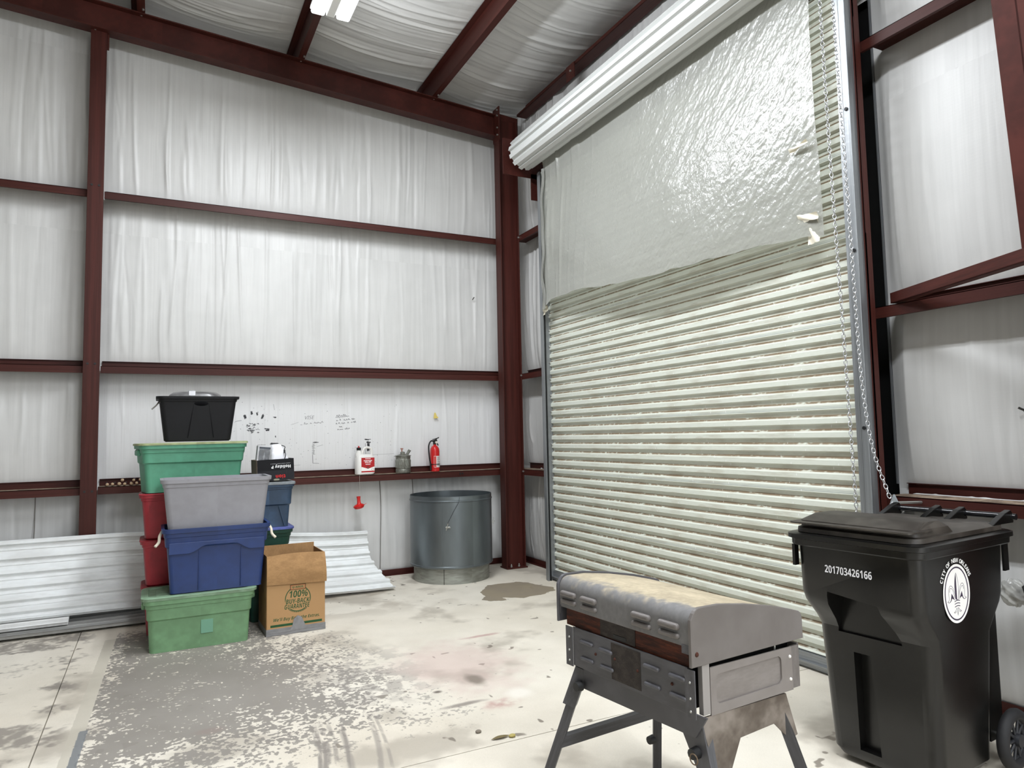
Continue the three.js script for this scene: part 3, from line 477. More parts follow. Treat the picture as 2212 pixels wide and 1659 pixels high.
{
  const t = thing('storage_tote', 'sea green lidded tote under the black tote', 'storage tote', [0.275, 1.142, -6.60], 0.13);
  const G = plastic('#579c7f', 0.48, 16, 228, 4), h = 0.385; part('body', toteGeom({ w: 0.80, d: 0.42, h, taper: 0.028, step: 0.6, inset: 0.011 }), G, t); const l = part('lid', lidGeom({ w: 0.80, d: 0.42, h: 0.014, r: 0.06 }), plastic('#a9b78a', 0.6, 17, 200, 12), t); l.position.y = h; l.rotation.z = 0.006;
  part('handle_lip', [rbox(0.04, 0.05, 0.18, -0.40, 0.325, 0, 0.012), rbox(0.04, 0.05, 0.18, 0.40, 0.325, 0, 0.012)], G, t);
}
{ // black tote: a hand hole is cut through its front
  const t = thing('storage_tote', 'black tote with a hand hole on top of the tallest stack', 'storage tote', [0.32, 1.552, -6.60], 0.0);
  const M = std('#111216', 0.55, { map: mottle(512, 215, 255, 6, 18, 3), specularIntensity: 0.6 }), body = toteGeom({ w: 0.60, d: 0.42, h: 0.375, taper: 0.045, rim: 0.02, lip: 0.022, step: 0.02, inset: 0, r: 0.04 });
  const ev = new Evaluator(); ev.useGroups = false; ev.attributes = ['position', 'normal']; const a = new Brush(mergeVertices(new THREE.BufferGeometry().setAttribute('position', body.attributes.position), 1e-5)); a.geometry.computeVertexNormals(); const b = new Brush(new THREE.CylinderGeometry(0.055, 0.055, 0.12, 24).rotateX(Math.PI / 2).scale(1, 0.36, 1).translate(0.02, 0.315, 0.2)); b.geometry.deleteAttribute('uv'); a.updateMatrixWorld(); b.updateMatrixWorld();
  const cut = toCreasedNormals(ev.evaluate(a, b, SUBTRACTION).geometry, 0.5); planarUV(cut); part('body', cut, M, t);
  const tr = (s) => beamBox([0.02 + s * 0.058, 0.315, 0.199], [0.02 + s * 0.10, 0.03, 0.172], 0.006, 0.006); part('trough_edge', [tr(-1), tr(1)], M, t);
  const lid = part('lid', loft([{ y: 0, w: 0.42, d: 0.34, r: 0.1 }, { y: 0.03, w: 0.40, d: 0.33, r: 0.12 }, { y: 0.052, w: 0.34, d: 0.28, r: 0.12 }, { y: 0.058, w: 0.24, d: 0.2, r: 0.1 }], 8, 1), std('#6d6d6e', 0.3, { map: mottle(256, 190, 255, 9, 8, 3) }), t); lid.position.set(-0.02, 0.365, 0);
  part('tape', [rbox(0.05, 0.003, 0.3, -0.05, 0.426, 0, 0.001, 1), rbox(0.05, 0.045, 0.003, -0.05, 0.40, 0.165, 0.001, 1)], std('#c9c9cc', 0.25, { metalness: 0.3 }), t);
  part('cord_end', tube([[-0.30, 0.33, 0.1], [-0.32, 0.30, 0.13], [-0.35, 0.27, 0.14]], 0.006, 10), std('#8c8a84', 0.6), t);
}
{ // stack at the right, behind the grey tote
  const a = thing('storage_tote', 'dark green tote with a violet-blue lid, low behind the cardboard box', 'storage tote', [0.885, 0.40, -6.57], 0.0);
  part('body', toteGeom({ w: 0.38, d: 0.36, h: 0.375, taper: 0.04, step: 0.62, inset: 0.012 }), plastic('#1d4a3c', 0.5, 19), a); const l = part('lid', lidGeom({ w: 0.38, d: 0.36, h: 0.016 }), plastic('#5b69b4', 0.5, 20), a); l.position.y = 0.375;
  const c = thing('storage_tote', 'dark tote on the floor hidden behind the cardboard box', 'storage tote', [0.885, 0, -6.57], 0.0); part('body', toteGeom({ w: 0.38, d: 0.36, h: 0.385, taper: 0.04 }), plastic('#1d4a3c', 0.5, 21), c); const l2 = part('lid', lidGeom({ w: 0.38, d: 0.36, h: 0.012 }), plastic('#1d4a3c', 0.5, 20), c); l2.position.y = 0.385;
  const b = thing('storage_tote', 'slate blue tote carrying the black cardboard carton', 'storage tote', [0.885, 0.797, -6.57], 0.0), M = plastic('#36506e', 0.5, 22);
  part('body', toteGeom({ w: 0.40, d: 0.38, h: 0.365, taper: 0.02, step: 0.5, inset: 0.012, rim: 0.02 }), M, b); const l3 = part('lid', lidGeom({ w: 0.40, d: 0.38, h: 0.018, r: 0.06, well: 0.004 }), plastic('#8f989f', 0.5, 23), b); l3.position.y = 0.366;
  part('side_rib', beamBox([0.08, 0.18, 0.176], [0.13, 0.01, 0.166], 0.006, 0.006), M, b);
}
{ // open black carton with its print upside down
  const t = thing('carton', 'open black product carton with upside-down white lettering on the slate blue tote', 'carton', [0.94, 1.196, -6.56], 0.06);
  const w = 0.31, h = 0.185, d = 0.26, th = 0.005, K = std('#141416', 0.35), C = std('#8d7a6a', 0.85);
  const print = canvas(512, 320, (g, W, H) => { g.fillStyle = '#151518'; g.fillRect(0, 0, W, H); g.fillStyle = '#242428'; g.fillRect(0, 170, W, 150); g.save(); g.translate(W, H); g.rotate(Math.PI); g.fillStyle = '#f2f2f2'; g.font = 'bold 62px sans-serif'; g.fillText('Holiday P', 40, 225); g.font = '20px sans-serif'; g.globalAlpha = 0.6; for (let i = 0; i < 22; i++) g.fillRect(44 + i * 13, 246, i % 5 ? 9 : 4, 9); g.globalAlpha = 1; g.fillStyle = '#d32b2b'; g.font = 'bold 74px sans-serif'; g.fillText('tion', 120, 82); g.fillStyle = '#8e8a78'; g.beginPath(); g.ellipse(250, 12, 42, 16, 0, 0, 7); g.fill(); g.restore(); });
  const F = std('#ffffff', 0.6, { map: print, specularIntensity: 0.4 }); F.name = 'print';
  const front = part('front', new THREE.BoxGeometry(w, h, th).translate(0, h / 2, d / 2), F, t); 
  part('back', box(w, h, th, 0, h / 2, -d / 2), K, t); part('side', box(th, h, d, -w / 2, h / 2, 0), C, t); part('side', box(th, h, d, w / 2, h / 2, 0), K, t); part('bottom', box(w, th, d, 0, th / 2, 0), C, t); part('flap', box(0.035, th, d * 0.96, -w / 2 + 0.016, h - 0.004, 0), C, t);
  t.rotation.z = 0.035;
}
{
  const t = thing('small_appliance', 'white plastic housing with a black cord sitting in the black carton', 'appliance', [0.995, 1.355, -6.60], 0.1), W = std('#e8e8ec', 0.35);
  part('housing', loft([{ y: 0, w: 0.155, d: 0.13, r: 0.02 }, { y: 0.02, w: 0.155, d: 0.13, r: 0.025 }, { y: 0.12, w: 0.11, d: 0.10, r: 0.03, cx: -0.012 }, { y: 0.15, w: 0.085, d: 0.075, r: 0.03, cx: -0.02 }, { y: 0.158, w: 0.05, d: 0.05, r: 0.02, cx: -0.02 }], 5, 1), W, t);
  part('base', loft([{ y: -0.14, w: 0.15, d: 0.12, r: 0.02 }, { y: 0.0, w: 0.162, d: 0.135, r: 0.022 }], 5), std('#3a2c3e', 0.5), t);
  const cord = part('cord', tube([[0.02, 0.145, 0.04], [0.045, 0.13, 0.06], [0.035, 0.10, 0.07], [0.045, 0.06, 0.078], [0.03, 0.02, 0.085], [0.035, -0.01, 0.09]], 0.0035, 30, 6), BLACK, t); part('plug', rbox(0.014, 0.03, 0.014, 0.036, 0.09, 0.072, 0.004), BLACK, cord);
  t.rotation.z = 0.05;
}
{
  const t = thing('boxed_panel', 'square grey panel in a silver edge wrapped in clear film, leaning in the black carton', 'panel', [0.842, 1.365, -6.50], 0.12);
  part('case', rbox(0.115, 0.15, 0.05, 0, 0.06, 0, 0.004, 1), std('#b9b9bb', 0.35), t); part('face', rbox(0.096, 0.125, 0.004, 0.004, 0.062, 0.026, 0.001, 1), std('#3f444c', 0.2), t);
  part('film', grid((a, b) => [mix(-0.055, 0.085, a), mix(-0.02, 0.11, b), 0.034 + 0.01 * noise(a * 9, b * 9)], 20, 20), std('#ffffff', 0.12, { transmission: 0.9, thickness: 0 }), t); t.rotation.z = -0.1;
}
{ // moving box
  const t = thing('cardboard_box', 'open brown cardboard moving box with green print, patched with grey tape', 'cardboard box', [1.028, 0, -6.115], 0.02);
  const w = 0.452, d = 0.40, h = 0.625, th = 0.006, KR = '#b08a5e', grain = mottle(256, 225, 255, 7, 41, 6), K = std(KR, 0.85, { map: grain, bumpMap: bumpFine, bumpScale: 0.0002 });
  const print = canvas(1024, 1416, (g, W, H) => {
    g.fillStyle = KR; g.fillRect(0, 0, W, H); srand(3); for (let i = 0; i < 5000; i++) { g.fillStyle = `rgba(${rnd() < 0.5 ? '90,60,30' : '210,180,140'},0.05)`; g.fillRect(rr(0, W), rr(0, H), rr(2, 26), 2); }
    const GN = '#1f4d2a', cx = 540, cy = 800; g.strokeStyle = GN; g.fillStyle = GN; g.lineWidth = 15; g.beginPath(); g.arc(cx, cy, 222, Math.PI * 0.86, Math.PI * 2.12); g.stroke(); g.beginPath(); g.arc(cx, cy, 222, Math.PI * 0.25, Math.PI * 0.75); g.stroke();
    g.fillStyle = KR; g.fillRect(cx - 140, cy - 250, 280, 90); g.strokeStyle = '#a8452c'; g.lineWidth = 8; g.strokeRect(cx - 128, cy - 246, 256, 76); g.strokeStyle = GN; g.strokeRect(cx - 136, cy - 254, 272, 92); g.fillStyle = GN; g.textAlign = 'center'; g.font = 'bold 56px sans-serif'; g.fillText('U-HAUL', cx, cy - 188, 240);
    g.save(); g.translate(cx, cy); g.transform(1, 0, -0.12, 1, 0, 0); g.font = 'bold 168px sans-serif'; g.fillText('100%', 0, -26, 340); g.font = 'bold 112px sans-serif'; g.fillStyle = KR; g.fillRect(-215, 0, 430, 88); g.fillStyle = GN; g.fillText('BUY-BACK', 0, 80, 420); g.fillStyle = KR; g.fillRect(-230, 94, 460, 84); g.fillStyle = GN; g.fillText('GUARANTEE', 0, 172, 450); g.restore();
    g.font = 'bold 24px sans-serif'; for (let i = 0; i < 21; i++) { const a = Math.PI * (0.72 - 0.44 * i / 20); g.save(); g.translate(cx + 240 * Math.cos(a), cy + 240 * Math.sin(a)); g.rotate(a - Math.PI / 2); g.fillRect(-6, -9, 10, 17); g.restore(); }
    g.font = 'italic bold 76px sans-serif'; g.fillText("We'll Buy Back the Extras.", W / 2 + 5, 1165, 830); g.fillRect(60, 1222, W - 110, 42);
  });
  const PF = std('#ffffff', 0.8, { map: print });
  const fr = part('front', box(w, h, th, 0, h / 2, d / 2), PF, t);
  part('back', box(w, h + 0.03, th, 0, h / 2 + 0.015, -d / 2), K, t); part('side', box(th, h, d, -w / 2, h / 2, 0), K, t); part('side', box(th, h - 0.01, d, w / 2, h / 2, 0), K, t); part('bottom', box(w, th, d, 0, th / 2, 0), K, t);
  part('flap', [grid((a, b) => [mix(-w / 2 - 0.004, w / 2 + 0.012 * b, a), mix(h + 0.012 * Math.sin(a * 3.1), h - 0.225 - 0.012 * a, b) , d / 2 + 0.008 + 0.03 * Math.sin(b * 2.6) * (0.4 + 0.6 * a)], 14, 10, (a, b) => [a, b]), grid((a, b) => [mix(-w / 2 - 0.004, w / 2 + 0.012 * b, a), mix(h + 0.012 * Math.sin(a * 3.1), h - 0.225 - 0.012 * a, b), d / 2 + 0.003 + 0.03 * Math.sin(b * 2.6) * (0.4 + 0.6 * a)], 14, 10)], K, t);
  const TP = std('#8b8b8d', 0.45, { map: mottle(128, 215, 255, 8, 6) }); part('tape', [rbox(w + 0.012, 0.055, 0.003, 0, 0.029, d / 2 + 0.005, 0.001, 1), rbox(0.003, 0.05, d, -w / 2 - 0.004, 0.026, 0, 0.001, 1)], TP, t);
  part('tape_patch', extrude([[-0.06, 0.03], [0.07, 0.03], [0.055, 0.07], [0.03, 0.125], [0.0, 0.14], [-0.03, 0.115], [-0.04, 0.07]], 0.002, 0.0005), TP, t).position.set(0.01, 0.0, d / 2 + 0.006);
}

// ---------------------------------------------------------------- things on the lowest girt
{ // jug
  const y = G1 + 0.003, t = thing('plastic_jug', 'white plastic jug with a red label and black cap on the girt', 'jug', [2.065, y, -7.665], 0.12), W = std('#e6e4df', 0.4, { transmission: 0.08 });
  const w = 0.2, d = 0.115; const jb = part('body', loft([{ y: 0, w: w - 0.02, d: d - 0.02, r: 0.03 }, { y: 0.01, w, d, r: 0.035 }, { y: 0.19, w, d, r: 0.035 }, { y: 0.215, w: w - 0.03, d: d - 0.02, r: 0.035 }, { y: 0.225, w: w - 0.07, d: d - 0.05, r: 0.03, cx: -0.01 }], 6, 0.7), W, t);
  part('neck', lathe([[0.036, 0.19], [0.036, 0.235], [0.024, 0.255], [0.022, 0.275], [0, 0.275]]).translate(-0.065, 0, 0), W, t);
  const jc = part('cap', lathe([[0.024, 0.27], [0.024, 0.30], [0.0, 0.30]]).translate(-0.065, 0, 0), BLACK, t); part('spout_tip', lathe([[0.012, 0.30], [0.006, 0.318], [0, 0.32]]).translate(-0.065, 0, 0), std('#b5202a', 0.4), jc);
  part('handle', tube([[-0.03, 0.21, 0], [-0.015, 0.27, 0], [0.01, 0.295, 0], [0.06, 0.295, 0], [0.082, 0.275, 0], [0.085, 0.2, 0]], 0.014, 40, 10), W, t);
  const lab = canvas(512, 640, (g, W2, H) => { g.fillStyle = '#f4f2ee'; g.fillRect(0, 0, W2, H); g.fillStyle = '#b01f24'; g.fillRect(0, 0, W2, 390); g.beginPath(); g.moveTo(0, 380); g.lineTo(W2 / 2, 470); g.lineTo(W2, 380); g.fill(); g.fillRect(0, 560, W2, 60); g.fillStyle = '#fff'; g.textAlign = 'center'; g.font = 'bold 84px sans-serif'; g.fillText('KILLER', 256, 215, 250); for (let i = 0; i < 9; i++) g.fillRect(90 + i * 37, 110, 28, 32); for (let i = 0; i < 6; i++) g.fillRect(150 + i * 36, 30, 28, 30); g.fillRect(150, 260, 210, 12); g.fillRect(165, 285, 180, 10); g.fillStyle = '#3b1c1c'; g.beginPath(); g.arc(256, 410, 52, 0, 7); g.fill(); g.fillStyle = '#d9534a'; g.beginPath(); g.arc(256, 410, 22, 0, 7); g.fill(); g.strokeStyle = '#333'; g.lineWidth = 9; g.beginPath(); g.arc(440, 500, 45, 0, 7); g.stroke(); });
  part('label', box(0.152, 0.165, 0.002, 0.018, 0.105, d / 2 + 0.0012), std('#ffffff', 0.4, { map: lab }), jb);
}
{ // galvanised fuel can
  const t = thing('fuel_can', 'old galvanised round fuel can with a short spout on the girt', 'can', [2.515, G1 + 0.003, -7.68], 0), M = std('#9a9e97', 0.5, { metalness: 0.5, map: mottle(256, 170, 255, 8, 51, 8) });
  part('body', lathe([[0, 0], [0.08, 0], [0.084, 0.006], [0.084, 0.04], [0.08, 0.046], [0.084, 0.052], [0.084, 0.155], [0.081, 0.16], [0.084, 0.166], [0.084, 0.188], [0.09, 0.19], [0.09, 0.197], [0.075, 0.2], [0.03, 0.216], [0, 0.218]], 40), M, t);
  for (let k = 0; k < 22; k++) { const a = k / 22 * Math.PI * 2, b = a + 0.35; part('flute', bar([0.084 * Math.cos(a), 0.065, 0.084 * Math.sin(a)], [0.084 * Math.cos(b), 0.145, 0.084 * Math.sin(b)], 0.004, 0.004, 6), M, t); }
  part('cap', lathe([[0.026, 0.21], [0.026, 0.235], [0.018, 0.242], [0, 0.242]]).translate(-0.012, 0, 0.02), M, t); part('vent_knob', [bar([-0.02, 0.24, 0.02], [-0.02, 0.268, 0.02], 0.008), bar([-0.035, 0.274, 0.02], [-0.005, 0.274, 0.02], 0.007)], std('#9b6f62', 0.5), t);
  part('spout', bar([0.04, 0.2, 0.01], [0.075, 0.258, 0.015], 0.014, 0.018), M, t); part('bail_wire', tube([[-0.092, 0.192, 0], [-0.11, 0.19, 0.03], [-0.12, 0.192, 0.05]], 0.003, 12, 6), M, t);
}
{ // fire extinguisher
  const t = thing('fire_extinguisher', 'red fire extinguisher with black hose standing on the girt', 'fire extinguisher', [2.90, G1 + 0.003, -7.68], 0.15), R = std('#bf1f20', 0.3);
  const cyl = part('cylinder', lathe([[0, 0], [0.048, 0], [0.054, 0.008], [0.055, 0.235], [0.05, 0.265], [0.036, 0.29], [0.018, 0.302], [0.016, 0.32], [0, 0.32]], 36), R, t);
  const lab = canvas(256, 256, (g) => { g.fillStyle = '#e9e3df'; g.fillRect(0, 0, 256, 256); g.fillStyle = '#c23b38'; g.fillRect(0, 0, 70, 256); g.fillStyle = '#4a4a50'; for (let i = 0; i < 9; i++) g.fillRect(90, 24 + i * 24, 60 + 80 * hash(i, 3), 9); g.strokeStyle = '#f3efe9'; g.lineWidth = 6; g.strokeRect(0, 3, 256, 250); });
  part('label', new THREE.CylinderGeometry(0.0556, 0.0556, 0.13, 30, 1, true, -0.75, 2.0).translate(0, 0.115, 0), std('#ffffff', 0.4, { map: lab }), cyl);
  const valve = part('valve', [lathe([[0.02, 0.315], [0.02, 0.345], [0.0, 0.35]]), rbox(0.03, 0.03, 0.03, 0, 0.35, 0, 0.006)], BLACK, t); part('gauge', new THREE.CylinderGeometry(0.014, 0.014, 0.012, 16).rotateX(Math.PI / 2).translate(0.008, 0.337, 0.024), std('#d9d4c8', 0.3), valve);
  part('lever', [beamBox([-0.028, 0.37, 0], [0.05, 0.388, 0], 0.018, 0.007), beamBox([-0.01, 0.358, 0], [0.055, 0.395, 0], 0.016, 0.006)], BLACK, t); part('handle', tube([[0.025, 0.37, 0], [0.03, 0.335, 0], [0.045, 0.30, 0]], 0.007, 12), BLACK, t);
  const hose = part('hose', tube([[-0.015, 0.352, 0], [-0.055, 0.353, 0.01], [-0.085, 0.31, 0.015], [-0.09, 0.24, 0.02], [-0.08, 0.15, 0.02], [-0.065, 0.085, 0.015]], 0.0085, 40, 8), BLACK, t); part('nozzle', bar([-0.066, 0.095, 0.016], [-0.062, 0.02, 0.012], 0.01, 0.013), BLACK, hose); part('strap', new THREE.TorusGeometry(0.0568, 0.004, 6, 30).rotateX(Math.PI / 2).translate(0, 0.085, 0), BLACK, t);
}
{ // red funnel-shaped cup hung on a string below the jug
  const t = thing('hanging_cup', 'small red plastic scoop hanging on a string below the jug', 'scoop', [1.985, 0.79, -7.58], 0), R = std('#c8231f', 0.35);
  part('string', bar([0.0, 0.13, 0], [0.003, 0.36, 0], 0.001, 0.001, 5), std('#d6d3c8', 0.8), t); part('neck', lathe([[0.022, 0.13], [0.018, 0.10], [0.02, 0.06], [0.028, 0.045], [0.026, 0.045], [0.016, 0.06], [0.014, 0.10], [0.018, 0.13]], 20).rotateZ(0.08), R, t);
  part('dish', lathe([[0.012, 0.05], [0.04, 0.045], [0.062, 0.03], [0.05, 0.005], [0.03, -0.002], [0, -0.004]], 24).rotateZ(0.22), R, t); part('tab', beamBox([0.035, 0.02, 0], [0.075, 0.055, 0.01], 0.012, 0.004), R, t);
}
{ // short rods piled on the girt by the column
  srand(21); const TIP = std('#b39a7d', 0.75), RUST = std('#2a1814', 0.8);
  const spots = [[-0.40, 0.018, 0.1], [-0.35, 0.018, -0.12], [-0.30, 0.018, 0.08], [-0.25, 0.018, -0.06], [-0.20, 0.018, 0.1], [-0.15, 0.018, -0.1], [-0.10, 0.018, 0.06], [-0.05, 0.018, 0.1], [-0.275, 0.051, 0.05], [-0.175, 0.051, -0.08], [-0.125, 0.051, 0.06]];
  spots.forEach(([x, y, a], i) => { const t = thing('metal_rod', 'short rusty rod with a pale knob, piled on the girt by the end wall column', 'rod', [x, G1 + 0.004 + y, -7.655 + rr(-0.025, 0.03)], a, 'rods piled on the girt'); part('shaft', bar([0, -0.002, 0.03], [0, 0.006, -0.09], 0.009, 0.009, 8), RUST, t); part('knob', new THREE.SphereGeometry(rr(0.0125, 0.017), 12, 9).scale(1, 0.95, 0.7).translate(0, -0.002 + 0.001 * i % 0.003, 0.036), TIP, t); });
}
single('paper_scrap', extrude([[-0.03, -0.035], [0.035, -0.03], [0.012, -0.005], [-0.005, 0.035], [-0.02, 0.03]], 0.002), std('#d8c26a', 0.8), 'torn yellow paper scrap stuck to the end wall above the fire extinguisher', 'paper').position.set(2.955, 1.80, ZA + 0.055);
single('clip', [bar([0, 0, 0], [0.02, -0.015, 0.02], 0.006), bar([0.02, -0.015, 0.02], [0.045, -0.03, 0.02], 0.008)], std('#4a4a48', 0.5), 'small dark clip stuck in the right hand insulation above the cart', 'clip').position.set(XB - 0.09, 1.64, -2.06);
single('wall_hook', bar([0, 0, 0], [0.015, 0.03, 0.02], 0.006), std('#55524e', 0.6), 'small dark hook poking from the end wall insulation near the corner column', 'hook').position.set(3.45, 3.22, ZA + 0.06);

// ---------------------------------------------------------------- galvanised duct fitting
{
  const t = thing('duct_drum', 'large round galvanised duct section standing on its collar by the corner column', 'duct', [2.945, 0, -7.315], 0.4);
  const DM = std('#8e979b', 0.36, { metalness: 0.75, map: dataTex(512, 512, (u, v) => { const n = fbm(u * 30, v * 30, 3), m = fbm(u * 6, v * 3, 4); return grey(165 + 50 * m + 28 * n); }) });
  const collar = part('collar', lathe([[0.415, 0.2], [0.415, 0.0], [0.41, 0.0], [0.41, 0.2]], 56), std('#a8aca6', 0.45, { metalness: 0.65, map: mottle(256, 190, 255, 6, 61, 5) }), t);
  const y0 = 0.165, y1 = 0.915, R = 0.452; part('shell', lathe([[0.41, y0], [R, y0], [R + 0.006, y0 + 0.006], [R + 0.006, y0 + 0.02], [R, y0 + 0.026], [R, y1 - 0.06], [R + 0.006, y1 - 0.056], [R + 0.006, y1 - 0.046], [R, y1 - 0.04], [R, y1], [R - 0.006, y1], [R - 0.006, y0 + 0.01], [0.41, y0 + 0.01]], 72), DM, t);
  part('seam', span(-0.004, 0.004, y0 + 0.03, y1 - 0.06, R - 0.002, R + 0.003), DM, t).rotation.y = -0.75; part('collar_seam', span(-0.003, 0.003, 0, 0.165, 0.414, 0.418), std('#3d3a34', 0.7), collar).rotation.y = -0.73;
  for (const a of [-0.62, 0.95]) { const q = part('latch', [rbox(0.05, 0.016, 0.012, 0.005, 0.6, R + 0.008, 0.003, 1), bar([-0.012, 0.57, R + 0.012], [0.008, 0.64, R + 0.02], 0.005), bar([0.02, 0.6, R + 0.005], [0.03, 0.6, R + 0.03], 0.005)], BOLT, t); q.rotation.y = a; }
  part('hand_wire', tube([[-0.13, 0.64, 0.445], [-0.06, 0.77, 0.452], [-0.01, 0.86, 0.4585], [0.0, 0.91, 0.45]], 0.0018, 20, 5), BLACK, t).rotation.y = -0.33;
  t.rotation.y = 0.15;
}

// ---------------------------------------------------------------- gas grill on folding legs
{
  const t = thing('gas_grill', 'dusty grey folding-leg gas grill seen from its louvred back, in front of the roll-up door', 'grill', [1.538, 0, -1.781], 0.096);
  const L = 0.722, GREY = std('#6f6b69', 0.5, { map: mottle(512, 228, 255, 3, 71, 5) }), DARK = std('#55555a', 0.5, { map: mottle(512, 215, 255, 3, 72, 4) }), LITE = std('#8f8b88', 0.5), RUST = std('#5d2b14', 0.85, { map: mottle(512, 120, 255, 8, 73, 10) }), SOOT = std('#3a332f', 0.8, { map: mottle(256, 170, 255, 7, 74, 6) });
  // hood: profile across the grill, swept along its length; settled dust lies on the top in patches
  const prof = [[0, 0.857], [0, 0.93]]; for (let k = 1; k <= 6; k++) { const a = Math.PI - k / 6 * 1.45; prof.push([0.042 + 0.042 * Math.cos(a), 0.93 + 0.044 * Math.sin(a)]); } prof.push([0.13, 0.972], [0.26, 0.954], [0.40, 0.926], [0.50, 0.9]); for (let k = 1; k <= 5; k++) { const a = 1.3 - k / 5 * 1.3; prof.push([0.525 + 0.03 * Math.cos(a), 0.862 + 0.03 * Math.sin(a)]); } prof.push([0.556, 0.80]);
  const len = [0]; for (let k = 1; k < prof.length; k++) len.push(len[k - 1] + Math.hypot(prof[k][0] - prof[k - 1][0], prof[k][1] - prof[k - 1][1])); const T = len[len.length - 1];
  const at = (s) => { let k = 1; while (k < prof.length - 1 && len[k] < s) k++; const f = (s - len[k - 1]) / (len[k] - len[k - 1]); return [mix(prof[k - 1][0], prof[k][0], f), mix(prof[k - 1][1], prof[k][1], f)]; };
  const dustTex = dataTex(1024, 512, (u, v) => { const s = v * T, e = fbm(u * 7 + 3, v * 7, 4), f = fbm(u * 60, v * 46, 3), n = sm(0.095 + 0.05 * (e - 0.5), 0.17 + 0.06 * (e - 0.5), s + 0.09 * (fbm(u * 26, v * 26, 4) - 0.5)) * sm(0.0, 0.5, e + f * 0.6); const g = 112 + 16 * (f - 0.5); const d = [170 + 40 * (e - 0.5) + 30 * (f - 0.5), 158 + 38 * (e - 0.5) + 28 * (f - 0.5), 134 + 34 * (e - 0.5) + 24 * (f - 0.5)]; return [mix(g, d[0], n), mix(g - 1, d[1], n), mix(g - 1, d[2], n)]; });
  part('hood', [grid((a, b) => [...at(b * T), -0.006 - a * (L - 0.012)], 40, 70, (a, b) => [a, b]), grid((a, b) => { const [x, y] = at(b * T); return [mix(x, 0.27, 0.008), mix(y, 0.86, 0.012), -0.006 - a * (L - 0.012)]; }, 40, 70, (a, b) => [a, b])], std('#ffffff', 0.75, { map: dustTex, bumpMap: bumpFine, bumpScale: 0.0006 }), t);
  const endP = [[-0.004, 0.80], ...prof.slice(1, -1).map(([x, y]) => [x + 0.004 * Math.sign(x - 0.27) * (y < 0.95 ? 1 : 0.4), y + 0.005]), [0.56, 0.80]];
  const hoodEnd = part('hood_end', extrude(endP, 0.008, 0.003).translate(0, 0, -0.008), GREY, t); part('hood_end', extrude(endP, 0.008, 0.003).translate(0, 0, -L), DARK, t);
  part('screw', new THREE.SphereGeometry(0.008, 10, 8).scale(1, 1, 0.6).translate(0.016, 0.837, 0.003), RUST, hoodEnd);
  part('hood_skirt', [span(-0.002, 0.003, 0.835, 0.862, -0.045, -0.008), span(-0.002, 0.003, 0.83, 0.862, -L + 0.02, -L + 0.008)], DARK, t);
  // louvres: pressed hoods
  const louv = (l, h, o) => { const g = new THREE.SphereGeometry(1, 18, 10, 0, Math.PI * 2, 0, Math.PI / 2).rotateZ(Math.PI / 2); return toCreasedNormals(g.scale(o, h, l / 2), 1.2); };
  const LV = (z, y, l, h, m) => part('louvre', [rbox(h * 1.0, h * 0.78, l, 0, y, -z, h * 0.36, 5)], m, t);
  for (const z of [0.648, 0.522, 0.232, 0.1]) { LV(z, 0.913, 0.094, 0.028, GREY); LV(z, 0.883, 0.094, 0.024, GREY); }
  part('heat_shield', span(0.012, 0.016, 0.79, 0.865, -0.03, -L + 0.04), RUST, t); part('shield_patch', span(0.009, 0.012, 0.795, 0.862, -0.28, -0.47), SOOT, t); part('shield_slot', rbox(0.003, 0.014, 0.07, 0.009, 0.807, -0.36, 0.001, 1), BLACK, t);
  // firebox
  part('firebox', [span(0.03, 0.55, 0.645, 0.79, -0.05, -L + 0.07)], BLACK, t);
  const backPanel = part('back_panel', rbox(0.006, 0.148, 0.60, 0.004, 0.718, -0.33, 0.002, 1), DARK, t); part('soot_patch', span(-0.0004, 0.002, 0.655, 0.785, -0.245, -0.40), SOOT, backPanel);
  for (const [z, y] of [[0.543, 0.748], [0.43, 0.746], [0.19, 0.75], [0.07, 0.75], [0.54, 0.686], [0.425, 0.686], [0.187, 0.69], [0.068, 0.69]]) LV(z, y, 0.075, 0.018, DARK);
  for (const [z, y] of [[0.49, 0.72], [0.38, 0.73], [0.26, 0.72], [0.095, 0.722]]) part('screw', new THREE.SphereGeometry(0.0055, 8, 6).translate(0, y, -z), RUST, t);
  for (const z of [0.012, 0.648]) { part('corner_bracket', span(-0.004, 0.0, 0.64, 0.79, -z - 0.022, -z + 0.02), DARK, t); for (const y of [0.66, 0.70, 0.75]) part('rivet', new THREE.SphereGeometry(0.0045, 8, 6).translate(-0.004, y, -z), BOLT, t); }
  part('corner_post', rbox(0.034, 0.16, 0.02, 0.06, 0.718, -0.012, 0.002, 1), LITE, t);
  const IN = (x0, x1, y0, y1, r) => { const s = []; for (const [cx, cy, a] of [[x1 - r, y1 - r, 0], [x0 + r, y1 - r, 1], [x0 + r, y0 + r, 2], [x1 - r, y0 + r, 3]]) for (let k = 0; k <= 5; k++) { const q = (a + k / 5) * Math.PI / 2; s.push([cx + r * Math.cos(q), cy + r * Math.sin(q)]); } return s; };
  const endPanel = part('end_panel', [extrude([[0.078, 0.632], [0.50, 0.628], [0.497, 0.778], [0.078, 0.784]], 0.005, 0, [IN(0.105, 0.44, 0.662, 0.757, 0.02).reverse()]).translate(0, 0, -0.006), span(0.1, 0.445, 0.657, 0.762, -0.012, -0.007)], std('#7f7a77', 0.5, { map: mottle(512, 235, 255, 3, 75, 4) }), t);
  part('end_return', span(0.50, 0.545, 0.63, 0.776, -0.014, -0.006), GREY, t); part('front_panel', span(0.54, 0.55, 0.63, 0.78, -0.01, -L + 0.05), GREY, t);
